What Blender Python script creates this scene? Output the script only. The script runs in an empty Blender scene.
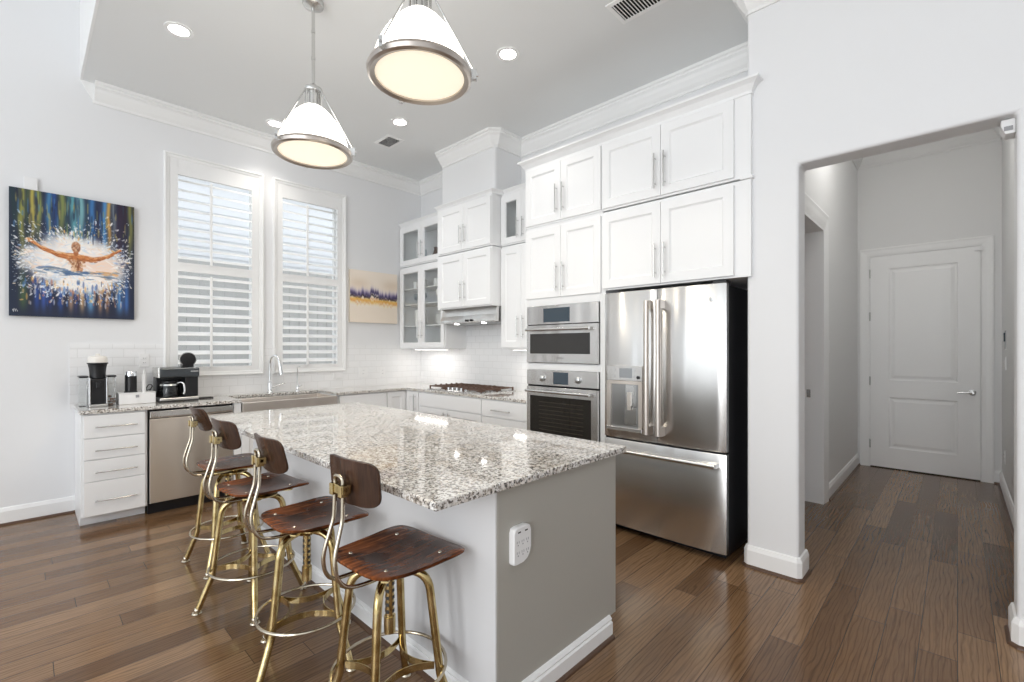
import bpy, bmesh, math, random
import numpy as np
from mathutils import Vector, Matrix

C = bpy.context.scene
COL = C.collection
R = math.radians
rnd = random.Random(7)

# ------------------------------------------------------------------ camera
F_PX, HORIZON, YAW, CAM_H = 465.6, 347.9, 43.74, 1.385
cam = bpy.data.cameras.new('camera')
cam.sensor_width = 36.0
cam.lens = F_PX / 1024 * 36.0
cam.shift_y = (HORIZON - 341.0) / 1024
cam.clip_start = 0.05
camo = bpy.data.objects.new('camera', cam)
camo.location = (0, 0, CAM_H)
camo.rotation_euler = (R(90), 0, R(YAW - 90))
COL.objects.link(camo)
C.camera = camo

# ------------------------------------------------------------------ world, exposure
w = bpy.data.worlds.new('daylight')
C.world = w
w.use_nodes = True
bg = w.node_tree.nodes['Background']
bg.inputs[0].default_value = (0.905, 0.955, 1.0, 1)
bg.inputs[1].default_value = 1.0
C.view_settings.view_transform = 'Standard'
C.view_settings.look = 'None'
C.view_settings.gamma = 1.0
C.view_settings.use_curve_mapping = False
C.view_settings.exposure = 0.93
C.cycles.max_bounces = 10
C.cycles.diffuse_bounces = 6
C.cycles.glossy_bounces = 5
C.cycles.transmission_bounces = 6
C.cycles.sample_clamp_indirect = 6.0
C.cycles.caustics_reflective = False
C.cycles.caustics_refractive = False


def area(name, loc, target, sx, sy, power, col=(1, 1, 1)):
    l = bpy.data.lights.new(name, 'AREA')
    l.shape = 'RECTANGLE'
    l.size, l.size_y, l.energy, l.color = sx, sy, power, col
    o = bpy.data.objects.new(name, l)
    o.location = loc
    d = Vector(target) - Vector(loc)
    o.rotation_euler = d.to_track_quat('-Z', 'Y').to_euler()
    COL.objects.link(o)
    return o


# tall living-room windows behind the camera
area('window_light', (-3.9, 1.0, 1.9), (3, 1.0, 1.7), 1.1, 2.6, 30)
area('window_light', (-3.9, -1.2, 1.9), (3, -1.2, 1.7), 1.1, 2.6, 30)


def point(name, loc, power, col=(1, .93, .82), r=.05):
    l = bpy.data.lights.new(name, 'POINT')
    l.energy, l.color, l.shadow_soft_size = power, col, r
    o = bpy.data.objects.new(name, l)
    o.location = loc
    COL.objects.link(o)


def spot(name, loc, power, size=110, blend=.8, col=(1, .95, .88)):
    l = bpy.data.lights.new(name, 'SPOT')
    l.energy, l.color, l.spot_size, l.spot_blend, l.shadow_soft_size = power, col, R(size), blend, .06
    o = bpy.data.objects.new(name, l)
    o.location = loc
    COL.objects.link(o)


# ------------------------------------------------------------------ materials
def mat(name, col=(.8, .8, .8), rough=.5, metal=0.0, spec=.5, emis=None, es=0, trans=0, coat=0, alpha=1, ior=1.45):
    m = bpy.data.materials.new(name)
    m.use_nodes = True
    b = m.node_tree.nodes['Principled BSDF']
    b.inputs['Base Color'].default_value = (*col, 1)
    b.inputs['Roughness'].default_value = rough
    b.inputs['Metallic'].default_value = metal
    b.inputs['Specular IOR Level'].default_value = spec
    b.inputs['Transmission Weight'].default_value = trans
    b.inputs['Coat Weight'].default_value = coat
    b.inputs['IOR'].default_value = ior
    b.inputs['Alpha'].default_value = alpha
    if emis:
        b.inputs['Emission Color'].default_value = (*emis, 1)
        b.inputs['Emission Strength'].default_value = es
    return m


class NT:
    def __init__(s, m):
        s.t = m.node_tree
        s.b = s.t.nodes['Principled BSDF']

    def n(s, kind, **kw):
        nd = s.t.nodes.new(kind)
        for k, v in kw.items():
            if isinstance(k, str) and hasattr(nd, k):
                setattr(nd, k, v)
        return nd

    def set(s, nd, **kw):
        for k, v in kw.items():
            nd.inputs[k.replace('_', ' ')].default_value = v

    def l(s, a, b):
        s.t.links.new(a, b)

    def pos(s, scale=(1, 1, 1), rot=(0, 0, 0), obj=False):
        if obj:
            g = s.n('ShaderNodeTexCoord').outputs['Object']
        else:
            g = s.n('ShaderNodeNewGeometry').outputs['Position']
        m = s.n('ShaderNodeMapping')
        m.inputs['Scale'].default_value = scale
        m.inputs['Rotation'].default_value = rot
        s.l(g, m.inputs['Vector'])
        return m.outputs['Vector']

    def ramp(s, fac, stops, interp='LINEAR'):
        r = s.n('ShaderNodeValToRGB')
        r.color_ramp.interpolation = interp
        e = r.color_ramp.elements
        while len(e) < len(stops):
            e.new(.5)
        for el, (p, c) in zip(e, stops):
            el.position = p
            el.color = (*c, 1) if len(c) == 3 else c
        s.l(fac, r.inputs['Fac'])
        return r.outputs['Color']

    def mix(s, fac, a, b, mode='MIX'):
        m = s.n('ShaderNodeMix', data_type='RGBA', blend_type=mode)
        for val, i in ((fac, 0), (a, 6), (b, 7)):
            if hasattr(val, 'is_linked') or hasattr(val, 'links'):
                s.l(val, m.inputs[i])
            elif i == 0:
                m.inputs[0].default_value = val
            else:
                m.inputs[i].default_value = (*val, 1)
        return m.outputs[2]

    def noise(s, vec, scale, detail=3, rough=.5):
        n = s.n('ShaderNodeTexNoise')
        s.set(n, Scale=scale, Detail=detail, Roughness=rough)
        s.l(vec, n.inputs['Vector'])
        return n.outputs['Fac']

    def bump(s, h, strength=.2, dist=.01):
        b = s.n('ShaderNodeBump')
        s.set(b, Strength=strength, Distance=dist)
        s.l(h, b.inputs['Height'])
        s.l(b.outputs['Normal'], s.b.inputs['Normal'])


M = {}
M['wall'] = mat('wall_paint', (.80, .805, .815), .7, spec=.3)
M['hallwall'] = mat('hall_wall_paint', (.78, .78, .775), .7, spec=.3)
M['ceil'] = mat('ceiling_paint', (.80, .81, .81), .85, spec=.2)
M['trim'] = mat('trim_paint', (.87, .87, .865), .4)
M['cab'] = mat('white_cabinet_lacquer', (.86, .865, .87), .32)
M['cabin'] = mat('cabinet_interior', (.78, .78, .77), .5)
M['gap'] = mat('shadow_gap_black', (.01, .01, .01), .8)
M['black'] = mat('black_plastic', (.012, .012, .014), .3)
M['blacksat'] = mat('black_enamel_side', (.014, .014, .016), .38)
M['glassblack'] = mat('dark_oven_glass', (.02, .018, .016), .06, coat=.5)
M['chrome'] = mat('chrome', (.82, .83, .84), .09, 1)
M['nickel'] = mat('brushed_nickel', (.66, .66, .65), .25, 1)
M['pnickel'] = mat('pendant_nickel', (.52, .47, .43), .3, 1)
M['white'] = mat('white_plastic', (.84, .84, .84), .35)
M['cream'] = mat('cream_plastic', (.80, .77, .72), .3)
M['porcelain'] = mat('white_porcelain', (.86, .86, .85), .2)
M['display'] = mat('display_glass', (.03, .05, .07), .08, coat=.6)
M['screen'] = mat('grey_screen', (.30, .32, .34), .15)
M['greydot'] = mat('grey_button', (.32, .32, .33), .4)
M['label'] = mat('white_sticker', (.75, .76, .78), .5)
M['hole'] = mat('dark_slot', (.04, .04, .04), .6)
M['cast'] = mat('brown_cast_iron', (.115, .065, .045), .55)
M['darkwood'] = mat('brown_shoe_moulding', (.10, .055, .035), .4)
M['mortargrey'] = mat('grey_metal', (.4, .4, .4), .4, 1)
M['frit'] = mat('brushed_alloy', (.6, .6, .6), .35, 1)
M['ctank'] = mat('clear_tank', (.93, .95, .95), .05, trans=.9, ior=1.1)
M['lit'] = mat('lit_downlight', (1, 1, 1), .5, emis=(1, .97, .92), es=9)
M['ledstrip'] = mat('lit_strip', (1, 1, 1), .5, emis=(1, .97, .93), es=3)
M['shade'] = mat('lit_opal_dome', (.95, .93, .9), .25, emis=(1, .94, .85), es=2.2)
M['lens'] = mat('lit_opal_lens', (.9, .84, .74), .3, emis=(1, .88, .68), es=.36)
M['cavity'] = mat('dispenser_cavity_steel', (.38, .38, .375), .3, .95)
M['foil'] = mat('copper_foil', (.55, .3, .2), .35, .6)
M['siding'] = mat('grey_siding', (.80, .80, .82), .7)
M['fencegrey'] = mat('weathered_fence_grey', (.47, .455, .44), .8)
M['orange'] = mat('orange_planter', (.75, .25, .08), .6)
M['ground'] = mat('concrete_ground', (.5, .5, .48), .9)


def glass_mat(name, tint=(1, 1, 1), fac=.05):
    m = bpy.data.materials.new(name)
    m.use_nodes = True
    t = m.node_tree
    t.nodes.clear()
    o = t.nodes.new('ShaderNodeOutputMaterial')
    mx = t.nodes.new('ShaderNodeMixShader')
    tr = t.nodes.new('ShaderNodeBsdfTransparent')
    tr.inputs[0].default_value = (*tint, 1)
    gl = t.nodes.new('ShaderNodeBsdfGlossy')
    gl.inputs['Roughness'].default_value = .03
    mx.inputs[0].default_value = fac
    t.links.new(tr.outputs[0], mx.inputs[1])
    t.links.new(gl.outputs[0], mx.inputs[2])
    t.links.new(mx.outputs[0], o.inputs[0])
    return m


M['pane'] = glass_mat('clear_glass', (.97, .98, .98))
M['gpane'] = glass_mat('cabinet_glass', (.96, .97, .97))
M['drink'] = glass_mat('drinking_glass', (.90, .92, .93))
M['carafe'] = glass_mat('carafe_glass', (.55, .57, .58))

# stainless with a faint waviness and vertical brushing
for nm, col, ro in (('steel', (.70, .695, .685), .26), ('steeld', (.72, .67, .625), .36)):
    m = mat('stainless_' + nm, col, ro, 1)
    m.node_tree.nodes['Principled BSDF'].inputs['Anisotropic'].default_value = .8
    m.node_tree.nodes['Principled BSDF'].inputs['Anisotropic Rotation'].default_value = .25
    n = NT(m)
    wv = n.noise(n.pos((3.2, 3.2, .55)), 1.5, 1)
    br = n.noise(n.pos((260, 260, 3)), 1.0, 2)
    mul = n.n('ShaderNodeMath', operation='MULTIPLY_ADD')
    n.l(br, mul.inputs[0])
    mul.inputs[1].default_value = .0015
    n.l(wv, mul.inputs[2])
    n.bump(mul.outputs[0], .30, .05)
    M[nm] = m

# granite
m = mat('speckled_granite', (.7, .69, .67), .08, coat=.6)
n = NT(m)
P = n.pos()
big = n.noise(P, 9, 3, .6)
mid = n.noise(P, 70, 3, .65)
fine = n.noise(P, 170, 2, .6)
vor = n.n('ShaderNodeTexVoronoi', feature='F1')
n.set(vor, Scale=135)
n.l(P, vor.inputs['Vector'])
base = n.ramp(mid, [(.36, (.10, .09, .08)), (.43, (.36, .32, .28)), (.50, (.70, .675, .64)), (.64, (.84, .825, .80))])
tan = n.ramp(big, [(.45, (1, 1, 1)), (.7, (.90, .84, .77))])
c1 = n.mix(1.0, base, tan, 'MULTIPLY')
vb = n.n('ShaderNodeSeparateColor')
n.l(vor.outputs['Color'], vb.inputs[0])
sp = n.ramp(vb.outputs[0], [(.66, (0, 0, 0)), (.70, (1, 1, 1))])
g2 = n.ramp(fine, [(.46, (0, 0, 0)), (.54, (1, 1, 1))])
spf = n.mix(1.0, sp, g2, 'MULTIPLY')
c2 = n.mix(spf, c1, (.055, .05, .05))
sp2 = n.ramp(vb.outputs[1], [(.84, (0, 0, 0)), (.88, (.8, .8, .8))])
c3 = n.mix(sp2, c2, (.86, .85, .83))
n.l(c3, n.b.inputs['Base Color'])
M['granite'] = m

# oak plank floor, boards along X
m = mat('oak_planks', (.15, .09, .05), .24)
n = NT(m)
P = n.pos()
bk = n.n('ShaderNodeTexBrick', offset=.0, offset_frequency=2, squash=1.0)
n.set(bk, Color1=(.0, .0, .0, 1), Color2=(1, 1, 1, 1), Mortar=(.5, .5, .5, 1), Scale=1.0, Mortar_Size=.0016, Mortar_Smooth=.1, Bias=0.0,
      Brick_Width=1.25, Row_Height=.131)
sx = n.n('ShaderNodeSeparateXYZ')
n.l(P, sx.inputs[0])
row = n.n('ShaderNodeMath', operation='DIVIDE')
n.l(sx.outputs[1], row.inputs[0])
row.inputs[1].default_value = .131
flo = n.n('ShaderNodeMath', operation='FLOOR')
n.l(row.outputs[0], flo.inputs[0])
wn = n.n('ShaderNodeTexWhiteNoise', noise_dimensions='1D')
n.l(flo.outputs[0], wn.inputs['W'])
ma = n.n('ShaderNodeMath', operation='MULTIPLY_ADD')
n.l(wn.outputs['Value'], ma.inputs[0])
ma.inputs[1].default_value = 3.7
n.l(sx.outputs[0], ma.inputs[2])
cx = n.n('ShaderNodeCombineXYZ')
n.l(ma.outputs[0], cx.inputs[0])
n.l(sx.outputs[1], cx.inputs[1])
n.l(cx.outputs[0], bk.inputs['Vector'])
tone = n.ramp(bk.outputs['Color'], [(.0, (.135, .072, .035)), (.35, (.180, .100, .050)), (.65, (.222, .128, .066)), (1, (.29, .175, .095))])
grain = n.noise(n.pos((2.2, 46, 1)), 2.2, 5, .6)
gcol = n.ramp(grain, [(.30, (.62, .60, .58)), (.52, (1, 1, 1)), (.75, (1.22, 1.2, 1.16))])
c1 = n.mix(.85, tone, gcol, 'MULTIPLY')
cath = n.n('ShaderNodeTexWave', wave_type='BANDS', bands_direction='Y')
n.set(cath, Scale=5.0, Distortion=12.0, Detail=2.5, Detail_Scale=.8)
n.l(n.pos((.55, 3.2, 1)), cath.inputs['Vector'])
cc = n.ramp(cath.outputs['Fac'], [(0, (.60, .57, .54)), (.30, (1, 1, 1))])
c2 = n.mix(.85, c1, cc, 'MULTIPLY')
c3 = n.mix(bk.outputs['Fac'], c2, (.05, .028, .016))
n.l(c3, n.b.inputs['Base Color'])
rr = n.n('ShaderNodeMapRange')
n.l(grain, rr.inputs[0])
rr.inputs[3].default_value = .09
rr.inputs[4].default_value = .20
n.l(rr.outputs[0], n.b.inputs['Roughness'])
inv = n.n('ShaderNodeMath', operation='MULTIPLY_ADD')
n.l(bk.outputs['Fac'], inv.inputs[0])
inv.inputs[1].default_value = -1.0
n.l(grain, inv.inputs[2])
n.bump(inv.outputs[0], .16, .003)
M['floor'] = m


def tile(name, ax):
    m = mat(name, (.85, .85, .85), .16)
    n = NT(m)
    g = n.n('ShaderNodeNewGeometry').outputs['Position']
    s = n.n('ShaderNodeSeparateXYZ')
    n.l(g, s.inputs[0])
    c = n.n('ShaderNodeCombineXYZ')
    n.l(s.outputs[ax], c.inputs[0])
    n.l(s.outputs[2], c.inputs[1])
    bk = n.n('ShaderNodeTexBrick', offset=.5)
    n.set(bk, Color1=(.84, .845, .85, 1), Color2=(.87, .87, .875, 1), Mortar=(.75, .75, .75, 1), Scale=1, Mortar_Size=.0022,
          Mortar_Smooth=.2, Brick_Width=.152, Row_Height=.0765)
    n.l(c.outputs[0], bk.inputs['Vector'])
    n.l(bk.outputs['Color'], n.b.inputs['Base Color'])
    i = n.n('ShaderNodeMath', operation='SUBTRACT')
    i.inputs[0].default_value = 1
    n.l(bk.outputs['Fac'], i.inputs[1])
    n.bump(i.outputs[0], .5, .002)
    return m


M['tileA'] = tile('white_subway_tile', 0)
M['tileB'] = tile('white_subway_tile_side', 1)

# island paint
M['island'] = mat('greige_island_paint', (.43, .415, .375), .45)
M['islandlight'] = mat('pale_island_paint', (.70, .70, .705), .45)

# stool wood and brass
m = mat('walnut_plywood', (.1, .04, .02), .22, spec=.22)
n = NT(m)
g1 = n.noise(n.pos((3, 34, 8), obj=True), 2.0, 5, .6)
g2 = n.noise(n.pos((5, 5, 5), obj=True), 1.3, 3)
a = n.ramp(g1, [(.3, (.018, .007, .004)), (.52, (.070, .024, .010)), (.75, (.18, .068, .026))])
b = n.ramp(g2, [(.30, (.45, .45, .45)), (.46, (1.0, .92, .85)), (.60, (2.6, 2.2, 1.5))])
n.l(n.mix(1.0, a, b, 'MULTIPLY'), n.b.inputs['Base Color'])
M['walnut'] = m
m = mat('dark_walnut_plywood', (.05, .02, .012), .25, spec=.25)
n = NT(m)
g1 = n.noise(n.pos((8, 34, 3), obj=True), 2.0, 5, .6)
n.l(n.ramp(g1, [(.3, (.022, .011, .007)), (.55, (.055, .026, .015)), (.8, (.105, .052, .03))]), n.b.inputs['Base Color'])
M['walnutback'] = m
M['plyedge'] = mat('worn_ply_edge', (.12, .06, .035), .4)
m = mat('aged_brass', (.5, .40, .18), .18, 1)
n = NT(m)
g1 = n.noise(n.pos((1, 1, 1)), 22, 3)
n.l(n.ramp(g1, [(.3, (.42, .31, .13)), (.55, (.64, .51, .26)), (.8, (.74, .64, .42))]), n.b.inputs['Base Color'])
M['brass'] = m
M['antique'] = mat('antique_nickel_rod', (.58, .52, .42), .22, 1)

# colour attribute material for canvases
m = mat('oil_paint', (.5, .5, .5), .55)
n = NT(m)
at = n.n('ShaderNodeVertexColor', layer_name='Col')
n.l(at.outputs['Color'], n.b.inputs['Base Color'])
M['paint'] = m
M['canvasedge'] = mat('dark_canvas_edge', (.02, .025, .035), .6)
M['canvascream'] = mat('cream_canvas_edge', (.68, .6, .5), .6)

# ------------------------------------------------------------------ mesh helper
ORG = {}


class MB:
    def __init__(s):
        s.v, s.f, s.mi, s.sm = [], [], [], []
        s.cur = 0
        s.smooth = False

    def add(s, vs, fs):
        o = len(s.v)
        s.v += [tuple(p) for p in vs]
        for f in fs:
            s.f.append(tuple(i + o for i in f))
            s.mi.append(s.cur)
            s.sm.append(s.smooth)
        return s

    def box(s, x0, x1, y0, y1, z0, z1):
        vs = [(x, y, z) for x in (x0, x1) for y in (y0, y1) for z in (z0, z1)]
        return s.add(vs, [(0, 1, 3, 2), (4, 6, 7, 5), (0, 4, 5, 1), (2, 3, 7, 6), (0, 2, 6, 4), (1, 5, 7, 3)])

    def obox(s, c, ax, ay, az, hx, hy, hz):
        c, ax, ay, az = map(Vector, (c, ax, ay, az))
        vs = [c + ax * (i * hx) + ay * (j * hy) + az * (k * hz) for i in (-1, 1) for j in (-1, 1) for k in (-1, 1)]
        return s.add(vs, [(0, 1, 3, 2), (4, 6, 7, 5), (0, 4, 5, 1), (2, 3, 7, 6), (0, 2, 6, 4), (1, 5, 7, 3)])

    def prism(s, pts, fn, a, b):
        """pts: closed 2D outline, fn(p, q, t) -> 3D, extruded t from a to b"""
        n = len(pts)
        vs = [fn(p, q, a) for p, q in pts] + [fn(p, q, b) for p, q in pts]
        fs = [tuple(range(n)), tuple(range(2 * n - 1, n - 1, -1))]
        fs += [(i, (i + 1) % n, (i + 1) % n + n, i + n) for i in range(n)]
        return s.add(vs, fs)

    def rings(s, rings, cap0=True, cap1=True, closed=True):
        n = len(rings[0])
        vs = [p for r in rings for p in r]
        fs = []
        for k in range(len(rings) - 1):
            for i in range(n if closed else n - 1):
                j = (i + 1) % n
                fs.append((k * n + i, k * n + j, (k + 1) * n + j, (k + 1) * n + i))
        if cap0:
            fs.append(tuple(range(n - 1, -1, -1)))
        if cap1:
            fs.append(tuple((len(rings) - 1) * n + i for i in range(n)))
        return s.add(vs, fs)

    def lathe(s, prof, c=(0, 0, 0), n=32, axis='Z', cap0=True, cap1=True):
        """prof: list of (radius, height)"""
        rr = []
        for r, h in prof:
            ring = []
            for i in range(n):
                a = 2 * math.pi * i / n
                u, v = r * math.cos(a), r * math.sin(a)
                p = {'Z': (u, v, h), 'Y': (u, h, v), 'X': (h, u, v)}[axis]
                ring.append((c[0] + p[0], c[1] + p[1], c[2] + p[2]))
            rr.append(ring)
        sm = s.smooth
        s.smooth = True
        s.rings(rr, cap0, cap1)
        s.smooth = sm
        return s

    def tube(s, path, r, n=10, closed=False, flat=None, caps=True):
        """round tube along path; flat=(w,h) gives a rounded strip; r may be a list"""
        P = [Vector(p) for p in path]
        N = len(P)
        T = []
        for i in range(N):
            if closed:
                t = P[(i + 1) % N] - P[i - 1]
            else:
                t = P[min(i + 1, N - 1)] - P[max(i - 1, 0)]
            T.append(t.normalized())
        up = Vector((0, 0, 1)) if abs(T[0].z) < .9 else Vector((1, 0, 0))
        nn = (up - T[0] * up.dot(T[0])).normalized()
        rr = []
        for i in range(N):
            nn = (nn - T[i] * nn.dot(T[i]))
            nn = nn.normalized() if nn.length > 1e-6 else T[i].orthogonal().normalized()
            b = T[i].cross(nn)
            ri = r[i] if isinstance(r, (list, tuple)) else r
            ring = []
            for k in range(n):
                a = 2 * math.pi * k / n
                if flat:
                    ring.append(P[i] + nn * (flat[1] * .5 * max(-1, min(1, 1.5 * math.sin(a)))) + b * (flat[0] * .5 * max(-1, min(1, 1.5 * math.cos(a)))))
                else:
                    ring.append(P[i] + (nn * math.sin(a) + b * math.cos(a)) * ri)
            rr.append(ring)
        sm = s.smooth
        s.smooth = not flat
        if closed:
            rr.append(rr[0])
            s.rings(rr, False, False)
        else:
            s.rings(rr, caps, caps)
        s.smooth = sm
        return s

    def cyl(s, c, r, h, axis='Z', n=24):
        return s.lathe([(r, 0), (r, h)], c, n, axis)

    def ball(s, c, r, n=14, sq=1.0):
        pr = [(max(1e-4, r * math.sin(math.pi * i / 10)), -r * sq * math.cos(math.pi * i / 10)) for i in range(11)]
        return s.lathe(pr, c, n)

    def build(s, name, mats, parent=None, bevel=0, seg=2, label=None, kind=None, auto=True, recalc=True):
        me = bpy.data.meshes.new(name)
        o0 = Vector(ORG.get(parent.name, (0, 0, 0))) if parent else Vector((0, 0, 0))
        me.from_pydata([tuple(Vector(p) - o0) for p in s.v], [], s.f)
        if not isinstance(mats, (list, tuple)):
            mats = [mats]
        for m_ in mats:
            me.materials.append(M[m_] if isinstance(m_, str) else m_)
        me.polygons.foreach_set('material_index', s.mi)
        me.polygons.foreach_set('use_smooth', s.sm)
        bm = bmesh.new()
        bm.from_mesh(me)
        bmesh.ops.remove_doubles(bm, verts=bm.verts, dist=1e-6)
        if recalc:
            bmesh.ops.recalc_face_normals(bm, faces=bm.faces)
        if any(s.sm):
            for e in bm.edges:
                if len(e.link_faces) == 2 and e.calc_face_angle(0) > R(38):
                    e.smooth = False
        bm.to_mesh(me)
        bm.free()
        o = bpy.data.objects.new(name, me)
        COL.objects.link(o)
        if parent:
            o.parent = parent
            ORG[o.name] = tuple(o0)
        if bevel:
            b = o.modifiers.new('bevel', 'BEVEL')
            b.width, b.segments, b.limit_method, b.angle_limit = bevel, seg, 'ANGLE', R(40)
            b.harden_normals = False
        if label:
            o['label'] = label
        if kind:
            o['kind'] = kind
        return o


def thing(name, label, cat, loc=(0, 0, 0), group=None, kind=None):
    o = bpy.data.objects.new(name, None)
    o.empty_display_size = .1
    o.location = loc
    COL.objects.link(o)
    ORG[o.name] = tuple(loc)
    if label:
        o['label'] = label
    if cat:
        o['category'] = cat
    if group:
        o['group'] = group
    if kind:
        o['kind'] = kind
    return o


def tag(o, label, cat, group=None):
    o['label'] = label
    o['category'] = cat
    if group:
        o['group'] = group
    return o


def struct(o, label=None):
    o['kind'] = 'structure'
    if label:
        o['label'] = label
    return o


def copy_thing(src, loc=None, rotz=None, label=None):
    def rec(o, parent):
        c = o.copy()
        COL.objects.link(c)
        c.parent = parent
        for ch in list(o.children):
            rec(ch, c)
        return c
    c = rec(src, None)
    if loc is not None:
        c.location = loc
    if rotz is not None:
        c.rotation_euler = (0, 0, rotz)
    if label:
        c['label'] = label
    return c


XB, YA, ZC = 3.81, 5.40, 3.67          # cooker wall, window wall, kitchen ceiling
XC = 3.18                              # face of the wall with the hall opening
CT = .907                              # worktop height


def mapB(x0):      # face looking to -X: u = Y, w = Z, d out of the face
    return lambda u, w_, d: (x0 - d, u, w_)


def mapA(y0):      # face looking to -Y: u = X
    return lambda u, w_, d: (u, y0 - d, w_)


def rect(fn, u0, u1, w0, w1, d):
    return [fn(u0, w0, d), fn(u1, w0, d), fn(u1, w1, d), fn(u0, w1, d)]


def shaker(mb, fn, u0, u1, w0, w1, t=.02, st=.062, dep=.011, glass=False):
    g = .0015
    u0 += g; u1 -= g; w0 += g; w1 -= g
    def rr(i, d):
        return rect(fn, u0 + i, u1 - i, w0 + i, w1 - i, d)
    if glass:
        rs = [rr(0, .001), rr(0, t), rr(st, t), rr(st + .006, t - dep), rr(st + .006, .001), rr(0, .001)]
        mb.rings(rs, False, False)
    else:
        mb.rings([rr(0, .001), rr(0, t - .0015), rr(.0015, t), rr(st, t), rr(st + .012, t - dep)])
    return mb


def slab(mb, fn, u0, u1, w0, w1, t=.02, g=.002):
    u0 += g; u1 -= g; w0 += g; w1 -= g
    def rr(i, d):
        return rect(fn, u0 + i, u1 - i, w0 + i, w1 - i, d)
    return mb.rings([rr(0, .001), rr(0, t - .0015), rr(.0015, t)])


def bbox(mb, fn, u0, u1, w0, w1, d0, d1):
    a, b = rect(fn, u0, u1, w0, w1, d0), rect(fn, u0, u1, w0, w1, d1)
    return mb.rings([a, b])


def pull(mb, fn, u, w_, ln, vert=True, t=.02, off=.032, r=.0055):
    h = ln / 2
    if vert:
        ends = [(u, w_ - h), (u, w_ + h)]
        posts = [(u, w_ - h * .72), (u, w_ + h * .72)]
    else:
        ends = [(u - h, w_), (u + h, w_)]
        posts = [(u - h * .72, w_), (u + h * .72, w_)]
    mb.tube([fn(*ends[0], t + off), fn(*ends[1], t + off)], r, 10)
    for p in posts:
        mb.tube([fn(*p, t - .002), fn(*p, t + off)], r * .8, 8)
    return mb


CROWN = [(0, 0), (.012, 0), (.012, .022), (.03, .045), (.052, .085), (.06, .11), (.078, .125), (.078, .14), (.092, .148), (.092, .17), (0, .17)]


def crown_run(mb, path, zt, prof=CROWN, out=None, scale=1.0, closed=False):
    """sweep a crown profile along a horizontal path of (x, y); the profile grows to the left of travel"""
    hmax = max(q for p, q in prof)
    P = [Vector((x, y)) for x, y in path]
    rr = []
    for i, p in enumerate(P):
        ds = []
        if i > 0:
            ds.append((p - P[i - 1]).normalized())
        if i < len(P) - 1:
            ds.append((P[i + 1] - p).normalized())
        ns = [Vector((-d.y, d.x)) for d in ds]
        if len(ns) == 2:
            m_ = (ns[0] + ns[1])
            m_ = m_ / (1 + ns[0].dot(ns[1]))
        else:
            m_ = ns[0]
        rr.append([(p.x + m_.x * a * scale, p.y + m_.y * a * scale, zt - (hmax - b) * scale) for a, b in prof])
    mb.rings(rr)
    return mb


# ------------------------------------------------------------------ the shell
b = MB().box(-.8, 7.2, -6, 5.7, -.1, 0)
struct(b.build('floor', 'floor'), 'brown oak plank floor')
b = MB().box(-6, -.8, -6, 5.7, -.1, .004)  # unseen floor behind the camera, added pale to bounce light onto the ceiling
struct(b.build('floor_bounce', mat('pale_bounce_floor', (.72, .71, .69), .9)), 'unseen floor behind the camera, made pale to bounce light upward')

# window wall with two openings
W1, W2 = (.945, 1.725), (1.91, 2.655)
WZ0, WZ1 = 1.14, 3.205
b = MB()
for x0, x1, z0, z1 in ((-6, W1[0], 0, 4.9), (W1[1], W2[0], 0, 4.9), (W2[1], XB + .15, 0, 4.9),
                       (W1[0], W1[1], 0, WZ0), (W1[0], W1[1], WZ1, 4.9), (W2[0], W2[1], 0, WZ0), (W2[0], W2[1], WZ1, 4.9)):
    b.box(x0, x1, YA, YA + .16, z0, z1)
struct(b.build('wall_left', 'wall'), 'pale grey wall with the two shuttered windows')

b = MB().box(XB, XB + .15, .97, YA + .16, 0, 4.0)
struct(b.build('wall_back', 'wall'), 'wall behind the cooktop and tall cabinets')

# wall with the hall opening (one outline, pushed through)
OY0, OY1, OZ = -.199, .683, 2.48
outl = [(-6, 0), (OY0, 0), (OY0, OZ), (OY1, OZ), (OY1, 0), (.97, 0), (.97, 4.0), (-6, 4.0)]
b = MB().prism(outl, lambda p, q, t: (t, p, q), XC, 3.35)
o = b.build('wall_right', 'wall', bevel=.018, seg=4)
struct(o, 'white wall with the opening to the hall')

# ceilings
b = MB().box(.335, 7.2, -6, YA + .16, ZC, ZC + .12)
struct(b.build('ceiling', 'ceil'), 'flat kitchen ceiling')
b = MB().box(.32, .336, -6, YA + .0, ZC - .002, 4.91)
struct(b.build('wall_fascia', 'trim'), 'white drop between the kitchen ceiling and the taller living room ceiling')
b = MB().box(-6, .319, -6, YA + .16, 4.9, 5.0)
struct(b.build('ceiling_living', 'wall'), 'taller living room ceiling')

b = MB().box(-6, XC + .05, -3.3, -3.15, 0, 4.95)  # unseen wall added to keep side light off the island end
struct(b.build('wall_light_block', 'wall'), 'unseen wall added beside the camera to block side light')

# hall
HYL, HYR, HX = .862, -.325, 6.86
DX0, DX1, DZ = 3.93, 4.90, 2.44
b = MB()
b.box(3.35, DX0, HYL, .999, 0, ZC).box(DX1, 7.0, HYL, .999, 0, ZC).box(DX0, DX1, HYL, .999, DZ, ZC)
struct(b.build('wall_hall_left', 'hallwall'), 'hall wall with a cased doorway')
b = MB().box(3.35, 7.0, HYR - .12, HYR, 0, ZC)
struct(b.build('wall_hall_right', 'hallwall'), 'right hall wall')
b = MB().box(HX, HX + .14, HYR - .12, .999, 0, ZC)
struct(b.build('wall_hall_end', 'hallwall'), 'end wall of the hall around the panel door')

# crowns
b = MB()
crown_run(b, [(XB, 1.0), (XB, 3.506), (3.44, 3.506), (3.403, 3.543), (3.403, 4.38), (3.44, 4.415), (XB, 4.415), (XB, YA), (.412, YA)], ZC)
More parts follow.
